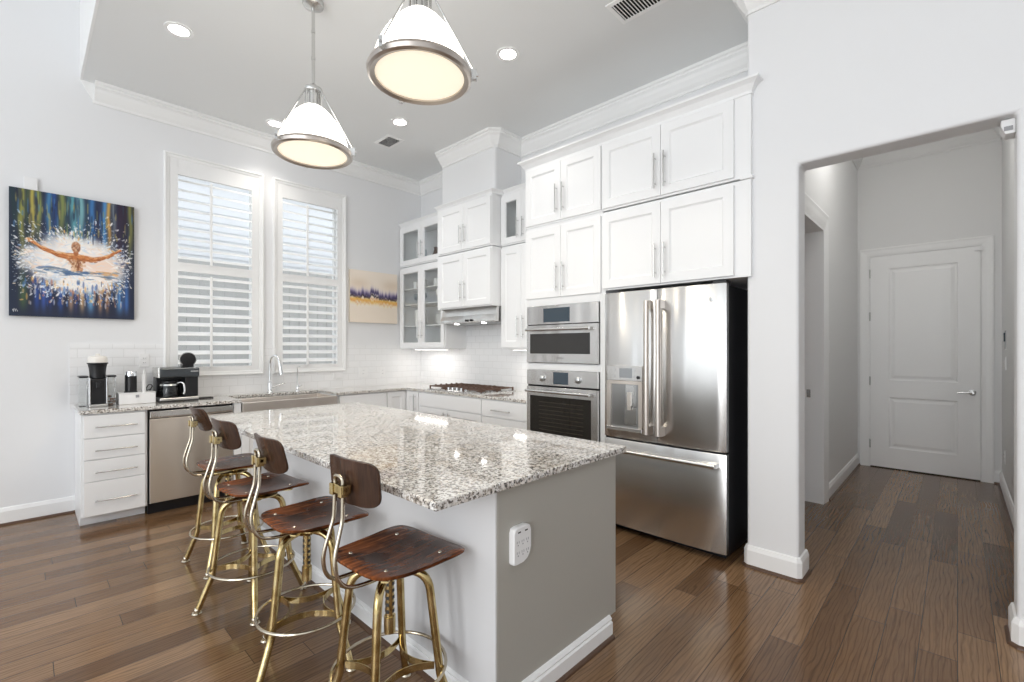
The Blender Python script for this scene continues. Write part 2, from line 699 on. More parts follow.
# mitred return at the left end
b.prism([(0, 0), (0, .17), (.092, .17), (.06, .11), (.012, .022), (.012, 0)], lambda p, q, t: (.412 - p, t, ZC - .17 + q), YA - .012, YA)
struct(b.build('trim_1', 'trim'), 'white crown moulding around the kitchen ceiling')
b = MB()
crown_run(b, [(XC, -6), (XC, .955), (XC + .015, .97), (XB, .97)], ZC)
struct(b.build('trim_2', 'trim'), 'white crown moulding above the hall opening wall')
b = MB()
crown_run(b, [(3.36, HYR), (HX, HYR), (HX, HYL), (3.36, HYL)], ZC)
struct(b.build('trim_3', 'hallwall'), 'crown moulding in the hall')

# vertical chase over the hood
b = MB()
b.prism([(XB + .01, 3.506), (3.43, 3.506), (3.411, 3.514), (3.403, 3.533), (3.403, 4.39), (3.411, 4.407), (3.43, 4.415), (XB + .01, 4.415)], lambda p, q, t: (p, q, t), 2.95, ZC + .01)
struct(b.build('wall_chase', 'wall'), 'white boxed chase rising from the hood cabinets to the ceiling')

BASE = [(0, 0), (.018, 0), (.018, .105), (.013, .118), (.009, .130), (0, .135)]


def base_run(mb, path, prof=BASE):
    mb2 = crown_run(mb, path, max(q for p, q in prof), prof)
    return mb2


SHOE = [(0, 0), (.014, 0), (.012, .008), (.005, .014), (0, .016)]


def shoe(mb, path, off=.018):
    pr = [(p + off, q) for p, q in SHOE]
    return crown_run(mb, path, .016, pr)


b = MB()
base_run(b, [(.2895, YA), (-6, YA)])
b.cur = 1
shoe(b, [(.2895, YA), (-6, YA)])
struct(b.build('baseboard_left', ['trim', 'darkwood']), 'white baseboard under the large painting')
b = MB()
path = [(3.36, OY1), (XC + .012, OY1), (XC, OY1 + .012), (XC, .958), (XC + .012, .97), (3.4, .97)]
base_run(b, path)
b.cur = 1
shoe(b, path)
struct(b.build('baseboard_right', ['trim', 'darkwood']), 'white baseboard wrapping the wall end beside the fridge')
b = MB()
path = [(XC, -6), (XC, OY0 - .012), (XC + .012, OY0), (3.36, OY0)]
base_run(b, path)
b.cur = 1
shoe(b, path)
struct(b.build('baseboard_front', ['trim', 'darkwood']), 'white baseboard right of the hall opening')
b = MB()
base_run(b, [(HX, HYL), (DX1 + .14, HYL)])
base_run(b, [(3.36, HYR), (HX, HYR), (HX, -.27)])
b.cur = 1
shoe(b, [(HX, HYL), (DX1 + .14, HYL)])
shoe(b, [(3.36, HYR), (HX, HYR), (HX, -.27)])
struct(b.build('baseboard_hall', ['trim', 'darkwood']), 'white baseboard along the hall')

# backsplash tile
b = MB().box(.255, XB, YA - .009, YA, CT - .03, 1.105).box(.255, .902, YA - .009, YA, 1.105, 1.42).box(1.768, 1.868, YA - .009, YA, 1.105, 1.42).box(2.70, XB, YA - .009, YA, 1.105, 1.42)
struct(b.build('trim_4', 'tileA'), 'white subway tile backsplash under the windows')
b = MB().box(XB - .009, XB, 2.84, YA - .01, CT - .03, 1.70)
struct(b.build('trim_5', 'tileB'), 'white subway tile backsplash behind the cooktop')

# ------------------------------------------------------------------ windows with shutters
for k, (wx, lx, side) in enumerate(((W1, (1.007, 1.655), 'left'), (W2, (1.963, 2.595), 'right'))):
    wt = thing('window_%d' % (k + 1), '%s of the two tall shuttered windows above the counter' % side, 'window', ((wx[0] + wx[1]) / 2, YA, WZ0), kind='structure')
    b = MB()
    cw = .046
    # casing with a stepped profile, swept around the opening as four mitred strips
    prof = [(0, .0), (0, .026), (.008, .03), (.016, .03), (.020, .022), (.040, .018), (.046, .014), (.046, 0)]
    rr = []
    for p, d in prof:
        e = cw - p
        rr.append([(wx[0] - e, YA - d, WZ0 - e + .01), (wx[1] + e, YA - d, WZ0 - e + .01), (wx[1] + e, YA - d, WZ1 + e - .01), (wx[0] - e, YA - d, WZ1 + e - .01)])
    b.rings(rr, False, False)
    b.build('casing', 'trim', wt)
    b = MB()      # glazing frame with meeting rail, jamb liners
    zm = (WZ0 + WZ1) / 2
    for x0, x1, z0, z1 in ((wx[0], wx[0] + .05, WZ0, WZ1), (wx[1] - .05, wx[1], WZ0, WZ1), (wx[0], wx[1], WZ0, WZ0 + .05), (wx[0], wx[1], WZ1 - .05, WZ1), (wx[0], wx[1], zm - .025, zm + .025)):
        b.box(x0, x1, YA + .11, YA + .15, z0, z1)
    b.build('sash', 'trim', wt)
    MB().box(wx[0] + .04, wx[1] - .04, YA + .128, YA + .132, WZ0 + .04, WZ1 - .04).build('pane', 'pane', wt)

    sh = thing('plantation_shutter', 'white plantation shutter with open louvres in the %s window, %s' % (side, 'behind the black coffee maker' if k == 0 else 'above the sink faucet'), 'shutter', ((wx[0] + wx[1]) / 2, YA, WZ0), group='window shutters')
    b = MB()
    y0, y1 = YA - .012, YA + .022
    b.box(wx[0] + .001, lx[0], y0, y1, WZ0 + .001, WZ1 - .001)
    b.box(lx[1], wx[1] - .001, y0, y1, WZ0 + .001, WZ1 - .001)
    for z0, z1 in ((WZ0 + .001, 1.20), (2.122, 2.208), (3.048, WZ1 - .001)):
        b.box(lx[0], lx[1], y0, y1, z0, z1)
    b.build('frame', 'trim', sh, bevel=.003)
    for z0, z1, nl, tl in ((2.212, 3.045, 9, 27), (1.203, 2.119, 10, 27)):
        b = MB()
        sp = (z1 - z0) / nl
        for i in range(nl):
            zc = z0 + sp * (i + .5)
            a = R(tl)
            ring = []
            for q in range(10):
                t = 2 * math.pi * q / 10
                u, v = .043 * math.cos(t), .0065 * math.sin(t)
                ring.append((u * math.cos(a) - v * math.sin(a), u * math.sin(a) + v * math.cos(a)))
            b.smooth = True
            b.rings([[(x, YA + .005 + p, zc + q) for p, q in ring] for x in (lx[0] + .001, lx[1] - .001)])
        b.build('louvres', 'trim', sh)
        b = MB().box((lx[0] + lx[1]) / 2 - .055 - .011, (lx[0] + lx[1]) / 2 - .055 + .011, YA - .052, YA - .038, z0 - .015, z1 - .03)
        b.build('tilt_rod', 'trim', sh, bevel=.003)

# outdoors beyond the windows
nh = thing('neighbouring_house', 'grey sided house wall seen through the shutter louvres', 'house', (4.5, 11, 0))
b = MB()
for i in range(27):
    z = .18 * i
    b.prism([(0, z), (-.018, z), (0, z + .18)], lambda p, q, t: (t, 11 + p, q), -1.5, 12)
b.box(-1.5, 12, 11, 11.2, 0, 4.86)
b.build('siding_wall', 'siding', nh)
b = MB().box(-1.6, 12.1, 10.8, 11.3, 4.86, 5.0)
b.build('eave', 'trim', nh)
fe_ = thing('garden_fence', 'grey board fence seen through the lower shutter louvres', 'fence', (4.5, 9.6, -.1))
b = MB()
for i in range(70):
    b.box(-1.5 + i * .19, -1.5 + i * .19 + .182, 9.6, 9.62, -.1, 2.95)
b.build('boards', 'fencegrey', fe_)
MB().box(-1.5, 11.8, 9.62, 9.66, .4, .5).box(-1.5, 11.8, 9.62, 9.66, 1.8, 1.9).build('rails', 'fencegrey', fe_)
b = MB().lathe([(.08, 0), (.13, .16), (.14, .18), (.12, .18), (.11, .15)], (3.62, 7.75, .93), 24)
tag(b.build('planter', 'orange'), 'orange planter glimpsed through the lower louvres of the right window', 'planter')
b = MB().box(3.2, 3.9, 7.5, 8.0, .88, .93)
for x in (3.24, 3.82):
    for y in (7.54, 7.92):
        b.box(x, x + .04, y, y + .04, -.1, .88)
tag(b.build('garden_bench', 'ground'), 'plain grey stand carrying the orange planter outside the window', 'stand')
struct(MB().box(-6, 14, 5.7, 16, -.2, -.1).build('ground', 'ground'), 'ground outside the windows')

# ------------------------------------------------------------------ hall door, cased doorway
dt = thing('door_1', 'white two-panel door at the end of the hall', 'door', (HX, .28, 0), kind='structure')
b = MB()
fn = mapB(HX)
cp = [(0, 0), (0, .018), (.012, .022), (.03, .018), (.06, .016), (.082, .012), (.095, .008), (.095, 0)]
y0, y1, zt = -.176, .743, 2.447
rr = []
for p, d in cp:
    e = .095 - p
    rr.append([fn(y0 - e, 0, d), fn(y0 - e, zt + e, d), fn(y1 + e, zt + e, d), fn(y1 + e, 0, d)])
b.rings(rr, False, False, closed=False)
b.build('casing', 'trim', dt)
b = MB()
fd = mapB(HX - .002)
# slab with two recessed moulded panels: rings around each panel, stiles and rails as quads
pu0, pu1 = -.003, .569
pz = ((.24, .821), (1.016, 2.295))
us = [y0 + .004, pu0, pu1, y1 - .004]
ws = [.012, pz[0][0], pz[0][1], pz[1][0], pz[1][1], zt - .005]
for i in range(3):
    for j in range(5):
        if i == 1 and j in (1, 3):
            R0 = lambda e, d: rect(fd, us[1] + e, us[2] - e, ws[j] + e, ws[j + 1] - e, d)
            b.rings([R0(0, .012), R0(.008, .004), R0(.022, .001), R0(.045, .006), R0(.05, .0085)], False, True)
        else:
            b.add(rect(fd, us[i], us[i + 1], ws[j], ws[j + 1], .012), [(0, 1, 2, 3)])
b.build('slab', 'trim', dt, recalc=False)
b = MB()
b.cur = 0
for z in (.22, .95, 1.7, 2.2):
    b.tube([(HX - .016, y1 - .001, z), (HX - .016, y1 - .001, z + .1)], .007, 8)
b.build('hinges', 'nickel', dt, label='nickel hinges')
b = MB()
b.lathe([(.03, 0), (.03, -.008), (.012, -.012), (.012, -.05)], (HX - .012, -.112, .918), 20, 'X')
b.tube([(HX - .058, -.112, .918), (HX - .06, -.06, .917), (HX - .058, .0, .914)], [.009, .008, .006], 10)
b.build('lever_handle', 'nickel', dt, label='nickel lever handle')
b = MB().box(HX - .03, HX - .013, -.172, -.13, 2.395, 2.41).box(HX - .034, HX - .022, -.192, -.176, 2.39, 2.44)
b.build('contact_sensor', 'white', dt, label='small white contact sensor')
b = MB().box(HX - .014, HX - .001, y0 + .005, y1 - .005, 0, .011)
b.build('threshold_gap', 'gap', dt)

d2 = thing('door_2', 'cased doorway on the left side of the hall', 'doorway', (4.4, HYL, 0), kind='structure')
b = MB()
rr = []
for p, d in cp:
    e = .14 - p * 1.47
    rr.append([(DX0 - e, HYL - d, 0), (DX0 - e, HYL - d, DZ + e), (DX1 + e, HYL - d, DZ + e), (DX1 + e, HYL - d, 0)])
b.rings(rr, False, False, closed=False)
b.build('casing', 'trim', d2)
b = MB().box(DX1 - .02, DX1 + .001, HYL - .008, 1.03, 0, DZ).box(DX0 - .001, DX0 + .02, HYL - .008, 1.03, 0, DZ).box(DX0, DX1, HYL - .008, 1.03, DZ - .02, DZ)
b.build('jamb', 'trim', d2)
b = MB().box(DX1 - .023, DX1 - .0195, .955, .985, .94, 1.01)
b.build('strike_plate', 'nickel', d2, label='small metal strike plate')
b = MB().box(DX0 + .02, DX1 - .02, 1.03, 1.07, .01, DZ - .02)
b.build('slab', 'darkwood', d2)  # closed slab added to stop outside light leaking into the hall


def plate(name, label, cat, u, w_, fn, pw=.075, ph=.12, kind_='switch', mats=('white', 'hole')):
    o = thing(name, label, cat, fn(u, w_ - ph / 2, 0))
    slab(MB(), fn, u - pw / 2, u + pw / 2, w_ - ph / 2, w_ + ph / 2, .007, 0).build('plate', mats[0], o)
    b = MB()
    if kind_ == 'switch':
        slab(b, fn, u - .017, u + .017, w_ - .034, w_ + .034, .0105, 0)
        b.build('rocker', mats[0], o)
    elif kind_ == 'outlet':
        for s_ in (-1, 1):
            slab(b, fn, u - .017, u + .017, w_ + s_ * .02 - .015, w_ + s_ * .02 + .015, .009, 0)
            b.cur = 1
            for q in (-1, 1):
                bbox(b, fn, u + q * .006 - .0012, u + q * .006 + .0012, w_ + s_ * .02 - .004, w_ + s_ * .02 + .006, .008, .0096)
            b.cur = 0
        b.build('sockets', list(mats), o)
    elif kind_ == 'keypad':
        slab(b, fn, u - pw * .38, u + pw * .38, w_ - ph * .1, w_ + ph * .38, .018, 0)
        b.build('screen', 'display', o)
    return o


fR = lambda u, w_, d: (u, HYR + d, w_)
plate('alarm_keypad', 'dark grey keypad on the right wall of the hall', 'keypad', 6.30, 1.46, fR, .14, .17, 'keypad', ('mortargrey', 'hole'))
plate('light_switch', 'white switch plate directly below the hall keypad', 'switch', 6.26, 1.24, fR)
plate('wall_outlet', 'white outlet low on the right wall of the hall', 'outlet', 6.36, .36, fR, kind_='outlet')
fL = mapA(HYL)
plate('light_switch', 'white switch plate beside the casing of the hall doorway', 'switch', 5.11, 1.40, fL)
fT = mapA(YA - .009)
plate('wall_outlet', 'outlet left of the two on the tile below the small painting', 'outlet', 2.93, 1.08, fT, .12, .12, 'outlet')
plate('wall_outlet', 'outlet on the tile nearest the room corner', 'outlet', 3.20, 1.075, fT, .075, .12, 'outlet')
plate('wall_outlet', 'outlet on the tile just right of the right window', 'outlet', 2.60, 1.05, fT, .12, .075, 'switch')
plate('wall_outlet', 'outlet on the tile above the black milk frother', 'outlet', .752, 1.27, fT, .075, .12, 'outlet')
o = thing('motion_sensor', 'small white sensor tucked under the header of the hall opening', 'sensor', (3.27, -.2, 2.42))
MB().prism([(-.199, 2.475), (-.15, 2.475), (-.15, 2.445), (-.165, 2.405), (-.199, 2.405)], lambda p, q, t: (t, p, q), 3.235, 3.335).build('housing', 'white', o, bevel=.004)
MB().box(3.231, 3.236, -.19, -.16, 2.42, 2.44).build('lens', 'greydot', o)
o = thing('wall_sensor', 'small white box on the wall directly above the large painting', 'sensor', (.025, YA, 2.6))
MB().box(-.01, .07, YA - .025, YA, 2.62, 2.755).build('housing', 'white', o, bevel=.005)

# ------------------------------------------------------------------ paintings


def srgb(c):
    c = np.asarray(c, float) / 255.0
    return np.where(c <= .04045, c / 12.92, ((c + .055) / 1.055) ** 2.4)


def canvas(name, label, x0, x1, z0, z1, img, edge, thick=.038):
    H, W = img.shape[:2]
    o = thing(name, label, 'painting', ((x0 + x1) / 2, YA, z0))
    yf = YA - thick
    vs, fs = [], []
    for j in range(H):
        for i in range(W):
            vs.append((x0 + (x1 - x0) * i / (W - 1), yf, z1 - (z1 - z0) * j / (H - 1)))
    for j in range(H - 1):
        for i in range(W - 1):
            a = j * W + i
            fs.append((a, a + W, a + W + 1, a + 1))
    b = MB()
    b.add(vs, fs)
    ob = b.build('picture', 'paint', o, recalc=False)
    me = ob.data
    at = me.color_attributes.new('Col', 'FLOAT_COLOR', 'POINT')
    # from_pydata keeps the order, remove_doubles merges nothing on this grid
    lin = np.ones((H * W, 4), np.float32)
    lin[:, :3] = srgb(img.reshape(-1, 3).clip(0, 255))
    at.data.foreach_set('color', lin.ravel())
    MB().box(x0, x1, yf + .0008, YA - .001, z0, z1).build('stretcher', edge, o)
    return o


def swimmer(W=220, H=290):
    g = np.random.default_rng(5)
    s, t = np.meshgrid(np.linspace(0, 1, W), np.linspace(0, 1, H))
    # vertical drips
    img = np.zeros((H, W, 3)) + np.array([30, 38, 62])
    drips = [(.03, .03, (30, 52, 60)), (.09, .022, (150, 150, 70)), (.13, .012, (60, 78, 60)), (.17, .018, (190, 175, 80)), (.215, .02, (150, 160, 85)), (.26, .012, (28, 40, 70)),
             (.29, .025, (70, 130, 175)), (.335, .02, (35, 75, 140)), (.39, .026, (135, 145, 80)), (.43, .012, (60, 95, 90)), (.48, .03, (95, 165, 175)), (.54, .03, (130, 185, 190)),
             (.595, .014, (45, 70, 85)), (.635, .025, (60, 120, 180)), (.69, .016, (40, 45, 75)), (.735, .025, (75, 140, 200)), (.775, .018, (215, 165, 85)), (.82, .02, (110, 120, 130)),
             (.87, .03, (48, 32, 56)), (.92, .025, (40, 26, 45)), (.965, .02, (125, 125, 65)), (.99, .01, (60, 60, 45))]
    for c, w_, col in drips:
        ln = .30 + .2 * g.random()
        wob = .006 * np.sin(t * 17 + c * 40)
        a = np.exp(-((s - c + wob) / w_) ** 2) * (1 / (1 + np.exp((t - ln) * 14)))
        img += (np.array(col) - img) * (a * .95)[..., None]
    lower = [(.1, .03, (70, 95, 60)), (.2, .02, (35, 70, 150)), (.25, .02, (60, 90, 170)), (.3, .015, (30, 50, 110)), (.38, .02, (40, 80, 160)), (.46, .02, (190, 150, 120)), (.5, .012, (60, 60, 110)),
             (.55, .02, (210, 170, 120)), (.62, .028, (120, 180, 225)), (.7, .018, (200, 150, 110)), (.76, .016, (170, 120, 80)), (.87, .03, (90, 150, 205)), (.93, .02, (60, 110, 180))]
    for c, w_, col in lower:
        a = np.exp(-((s - c) / w_) ** 2) * (1 / (1 + np.exp((.68 - t) * 22))) * (1 / (1 + np.exp((t - .93) * 40)))
        img += (np.array(col) - img) * (a * .9)[..., None]
    fade = 1 / (1 + np.exp((s - .045) * 90))
    img += (np.array([24, 40, 62]) - img) * (fade * .8 * (t > .25))[..., None]
    # splash
    n1 = np.zeros((H, W))
    for k in range(26):
        fx, fy = g.normal(0, 22, 2)
        n1 += np.sin(fx * s + fy * t + g.random() * 6.28)
    n1 /= 6
    d = ((s - .51) / .44) ** 2 + ((t - .56) / .255) ** 2
    a = 1 / (1 + np.exp((d - .82 + .16 * n1) * 9))
    sp = np.zeros((H, W, 3)) + np.array([246, 240, 234])
    sp += (np.array([150, 180, 215]) - sp) * (.55 * np.clip(n1 * .6 - .1, 0, 1) * (s < .5))[..., None]
    sp += (np.array([240, 205, 185]) - sp) * (.7 * np.exp(-((s - .68) / .2) ** 2 - ((t - .55) / .08) ** 2))[..., None]
    img += (sp - img) * a[..., None]

    def dab(cx, cy, rx, ry, ang, col, al=1.0, soft=3.0):
        x, y = s - cx, (t - cy)
        u = (x * math.cos(ang) + y * math.sin(ang)) / rx
        v = (-x * math.sin(ang) + y * math.cos(ang)) / ry
        m_ = np.clip((1 - (u * u + v * v)) * soft, 0, 1) * al
        img[:] = img + (np.array(col) - img) * m_[..., None]

    pal = [(248, 245, 240), (250, 250, 250), (225, 235, 245), (200, 215, 235), (240, 225, 200), (225, 180, 110), (235, 200, 190), (70, 110, 175), (60, 70, 110)]
    for k in range(2600):
        th = g.random() * 6.283
        rr_ = .95 + .30 * g.normal() * (1 + .5 * math.sin(5 * th + 1))
        cx, cy = .51 + .42 * rr_ * math.cos(th), .55 + .25 * rr_ * math.sin(th)
        if not (.02 < cx < .98 and .12 < cy < .88) or (abs(cx - .5) < .3 and abs(cy - .53) < .1):
            continue
        q = min(8, int(abs(g.normal()) * 2.9))
        sz = .35 + g.random() ** 3 * 1.6
        ang = math.atan2((cy - .55), (cx - .51)) + g.normal() * .5
        dab(cx, cy, .011 * sz, .004 * sz, ang, pal[q], .35 + .6 * g.random(), 2.5)
    for k in range(260):
        cx, cy = .1 + .8 * g.random(), .40 + .3 * g.random()
        if ((cx - .51) / .42) ** 2 + ((cy - .55) / .2) ** 2 < 1:
            dab(cx, cy, .02 + .03 * g.random(), .004 + .006 * g.random(), g.normal() * .5, [(252, 248, 244), (236, 222, 212), (222, 228, 238), (244, 214, 190), (200, 214, 230)][int(g.random() * 5)], .5, 2)
    for k in range(170):
        dab(.1 + .82 * g.random(), .70 + .2 * g.random(), .004 + .008 * g.random(), .006 + .03 * g.random(), 0, [(70, 120, 190), (40, 70, 140), (210, 170, 130), (230, 225, 225), (190, 110, 80), (235, 180, 90), (30, 36, 70)][int(g.random() * 7)], .55, 2)
    for k in range(120):
        dab(g.random(), .02 + .3 * g.random(), .004 + .006 * g.random(), .02 + .06 * g.random(), 0, [(30, 40, 66), (70, 120, 170), (150, 150, 90), (40, 60, 80), (190, 170, 90), (26, 30, 50)][int(g.random() * 6)], .5, 2)
    # water line
    for k in range(60):
        cx = .22 + .62 * g.random()
        dab(cx, .625 + .03 * g.normal() * .5, .02 + .05 * g.random(), .004 + .006 * g.random(), .1 * g.normal(), [(60, 95, 140), (90, 120, 160), (150, 170, 190), (110, 120, 130)][int(g.random() * 4)], .6, 3)
    for k in range(26):
        dab(.62 + .25 * g.random(), .60 + .03 * g.random(), .03, .005, .05, (225, 170, 110), .5, 3)

    # figure with outstretched arms
    sk = [(198, 118, 62), (222, 152, 92), (150, 84, 46), (236, 190, 140), (182, 100, 54), (208, 130, 80)]

    def limb(pts, rad, n_=60):
        m_ = len(pts) - 1
        for k in range(n_):
            f = k / (n_ - 1) * m_
            a = min(int(f), m_ - 1)
            q = f - a
            q2 = q * q * (3 - 2 * q) * .4 + q * .6
            x = pts[a][0] + (pts[a + 1][0] - pts[a][0]) * q
            y = pts[a][1] + (pts[a + 1][1] - pts[a][1]) * q2
            r_ = rad[a] + (rad[a + 1] - rad[a]) * q
            dab(x, y, .014, r_, 0, (196, 122, 70), .95, 2)
        for k in range(n_):
            f = g.random() * m_
            a = min(int(f), m_ - 1)
            q = f - a
            x = pts[a][0] + (pts[a + 1][0] - pts[a][0]) * q
            y = pts[a][1] + (pts[a + 1][1] - pts[a][1]) * q
            r_ = rad[a] + (rad[a + 1] - rad[a]) * q
            sl = math.atan2(pts[a + 1][1] - pts[a][1], pts[a + 1][0] - pts[a][0])
            o_ = g.normal() * .45 * r_
            dab(x, y + o_, .020, .005, sl, sk[3] if o_ < -.3 * r_ else sk[2] if o_ > .45 * r_ else sk[int(g.random() * 6)], .75, 2)

    for k in range(90):
        x, y = .5 + .045 * g.normal() * .6, .50 + .115 * g.random()
        dab(x, y, .012, .014, g.random() * 3, [(222, 184, 150), (205, 160, 122), (235, 205, 178), (188, 130, 90), (150, 96, 62)][int(g.random() * 5)], .8, 2)
    limb([(.50, .492), (.43, .496), (.36, .492), (.30, .470), (.24, .452), (.185, .418), (.135, .392)], [.030, .030, .022, .019, .017, .013, .010])
    limb([(.50, .496), (.58, .502), (.64, .505), (.71, .488), (.77, .462), (.83, .425), (.875, .400)], [.030, .028, .022, .019, .016, .012, .009])
    for k in range(24):
        dab(.515 + .012 * g.normal(), .51 + .09 * g.random(), .006, .014, 0, (128, 74, 46), .5, 2)
    dab(.50, .462, .022, .028, 0, (176, 104, 62), 1, 3)
    dab(.50, .415, .040, .050, 0, (186, 134, 100), 1, 3)
    for k in range(40):
        a_ = g.random() * 6.283
        dab(.5 + .030 * math.cos(a_) * g.random(), .415 + .038 * math.sin(a_) * g.random(), .010, .008, a_, [(214, 170, 138), (196, 140, 104), (160, 104, 74), (226, 196, 170), (120, 84, 66)][int(g.random() * 5)], .7, 2)
    dab(.525, .43, .010, .026, .2, (130, 80, 54), .6, 2)
    for k in range(14):
        dab(.14 + .03 * g.normal() * .6, .392 + .012 * g.normal(), .012, .005, g.normal(), [(210, 140, 80), (240, 200, 150), (250, 245, 240)][k % 3], .8, 2)
    for k in range(16):
        dab(.4 + .2 * g.random(), .615 + .03 * g.random(), .03, .006, 0, (75, 105, 145), .7, 3)
    for dx, dy in ((.014, .955), (.02, .962), (.026, .95), (.034, .96), (.04, .952), (.046, .962)):
        dab(dx + .012, dy, .003, .008, 0, (215, 215, 215), .9, 4)
    return img


def strata(W=110, H=110):
    g = np.random.default_rng(11)
    s, t = np.meshgrid(np.linspace(0, 1, W), np.linspace(0, 1, H))
    img = np.zeros((H, W, 3)) + np.array([240, 228, 214])
    img += (np.array([214, 192, 168]) - img) * (.5 * np.exp(-((t - .25) / .1) ** 2) * (.5 + .5 * np.sin(s * 9)))[..., None]
    img += (np.array([238, 224, 206]) - img) * (.6 * (t > .7))[..., None]
    e = np.zeros(W)
    x = np.linspace(0, 1, W)
    for k in range(1, 30):
        e += g.normal() / (k ** .8) * np.sin(k * 5.1 * x + g.random() * 6.28)
    e *= .034
    e += .012 * np.sign(g.normal(size=W)) * g.random(W)
    cen = .47 + e[None, :] + .03 * (x[None, :] - .3)
    def band(c, w0, w1, col, al):
        a = np.exp(-np.clip(c - t, 0, 9) ** 2 / w0 ** 2) * np.exp(-np.clip(t - c, 0, 9) ** 2 / w1 ** 2)
        img[:] = img + (np.array(col) - img) * (a * al)[..., None]
    band(cen - .03, .075, .03, (130, 120, 165), .75)
    band(cen - .01 + e[::-1][None, :] * .6, .05, .03, (70, 62, 100), .95)
    band(cen + .035, .02, .02, (38, 32, 44), .95)
    band(cen + .10 - e[None, :] * 1.4, .04, .045, (232, 180, 92), .95)
    band(cen + .12 + e[::-1][None, :], .012, .02, (214, 130, 60), .5)
    band(cen + .15, .01, .03, (240, 222, 170), .5)
    return img


canvas('painting', 'large blue and gold painting of a swimmer with arms spread in white spray', -.09, .678, 1.640, 2.652, swimmer(), 'canvasedge')
canvas('painting', 'small cream painting with a purple and gold band beside the glass cabinets', 2.742, 3.405, 1.703, 2.352, strata(), 'canvascream')

# ------------------------------------------------------------------ upper cabinets on the cooker wall
GAPF = .0


def cab_box(mb, x0, x1, y0, y1, z0, z1, open_front=False, t=.018, shelves=()):
    if not open_front:
        return mb.box(x0, x1, y0, y1, z0, z1)
    mb.box(x0, x1, y0, y0 + t, z0, z1).box(x0, x1, y1 - t, y1, z0, z1)
    mb.box(x0, x1, y0 + t, y1 - t, z0, z0 + t).box(x0, x1, y0 + t, y1 - t, z1 - t, z1)
    mb.box(x1 - .01, x1, y0 + t, y1 - t, z0 + t, z1 - t)
    for s_ in shelves:
        mb.box(x0 + .02, x1 - .01, y0 + t, y1 - t, s_ - .012, s_)
    return mb


def wall_cab(label, xf, xb, y0, y1, z0, z1, doors, hz, glass=False, hl=.2, shelves=(), extra=None, group='white wall cabinets', hside=None, st=.062):
    """doors: list of (u0, u1, handle side)"""
    o = thing('wall_cabinet', label, 'cabinet', ((xf + xb) / 2, (y0 + y1) / 2, z0), group=group)
    b = MB()
    cab_box(b, xf + .0, xb, y0, y1, z0, z1, glass, shelves=shelves)
    if extra:
        extra(b)
    b.build('carcass', 'cab', o, bevel=.0015, seg=1)
    fn = mapB(xf)
    for u0, u1, hs in doors:
        b = MB()
        shaker(b, fn, u0, u1, z0 + .012, z1 - .022, glass=glass, st=st)
        d = b.build('door', 'cab', o)
        if glass:
            b = MB()
            bbox(b, fn, u0 + st, u1 - st, z0 + .012 + st, z1 - .022 - st, .006, .009)
            b.build('glass_pane', 'gpane', d)
        u = u0 + .036 if hs == 'lo' else u1 - .036
        pull(MB(), fn, u, hz, hl).build('handle', 'nickel', d)
    return o


XT = 3.15
# tall cabinet run, upper row and lower row
wall_cab('upper double-door cabinet directly above the oven column, just under the crown', XT, XB - .001, 2.025, 2.835, 2.462, 3.0,
         [(2.03, 2.43, 'hi'), (2.43, 2.827, 'lo')], 2.655, hl=.24)
wall_cab('upper double-door cabinet of the top row above the fridge', XT, XB - .001, .937, 2.022, 2.462, 3.0,
         [(1.531, 2.018, 'lo'), (1.034, 1.531, 'hi')], 2.65, hl=.25, extra=lambda b: b.box(XT - .012, XB - .3, .925, 1.0, 2.452, 2.47))
wall_cab('wide double-door cabinet resting just above the fridge', XT, XB - .001, .937, 2.022, 1.835, 2.450,
         [(1.531, 2.018, 'lo'), (1.034, 1.531, 'hi')], 2.01, hl=.24)
# crown over the tall run
CR2 = [(0, 0), (.008, 0), (.008, .018), (.016, .03), (.03, .052), (.05, .066), (.058, .07), (.058, .085), (0, .085)]
b = MB()
crown_run(b, [(3.75, .937), (XT, .937), (XT, 2.835), (3.47, 2.835)], 3.068, CR2)
b.box(XT + .001, XB - .001, .938, 2.834, 3.001, 3.06)
struct(b.build('trim_6', 'cab'), 'white crown along the top of the tall cabinets')

# oven column
ov = thing('oven_cabinet', 'tall white cabinet column housing the microwave and wall oven', 'cabinet', (3.45, 2.43, 0), group='white tall cabinets')
b = MB()
XO = XB - .014
b.box(XT, XO, 2.022, 2.047, 0, 2.46).box(XT, XO, 2.811, 2.835, 0, 2.46)
b.box(XT, XO, 2.047, 2.811, 1.755, 2.46).box(XT, XO, 2.047, 2.811, 1.192, 1.252).box(XT, XO, 2.047, 2.811, .10, .50)
b.box(XO - .03, XO, 2.047, 2.811, .5, 1.76)
b.build('carcass', 'cab', ov, bevel=.0015, seg=1)
fn = mapB(XT)
for u0, u1, hs in ((2.03, 2.43, 'hi'), (2.43, 2.827, 'lo')):
    d = shaker(MB(), fn, u0, u1, 1.82, 2.428).build('door', 'cab', ov)
    pull(MB(), fn, u1 - .036 if hs == 'hi' else u0 + .036, 1.99, .24).build('handle', 'nickel', d)
d = slab(MB(), fn, 2.05, 2.81, .12, .49).build('drawer', 'cab', ov)
pull(MB(), fn, 2.43, .40, .2, False).build('handle', 'nickel', d)

# side panel left of the fridge and filler above are part of the fridge surround
sp_ = thing('fridge_panel', 'white end panel between the oven column and the fridge', 'panel', (3.45, 2.01, 0))
MB().box(XT + .002, XB - .001, 1.998, 2.0215, 0, 1.834).build('panel', 'cab', sp_)

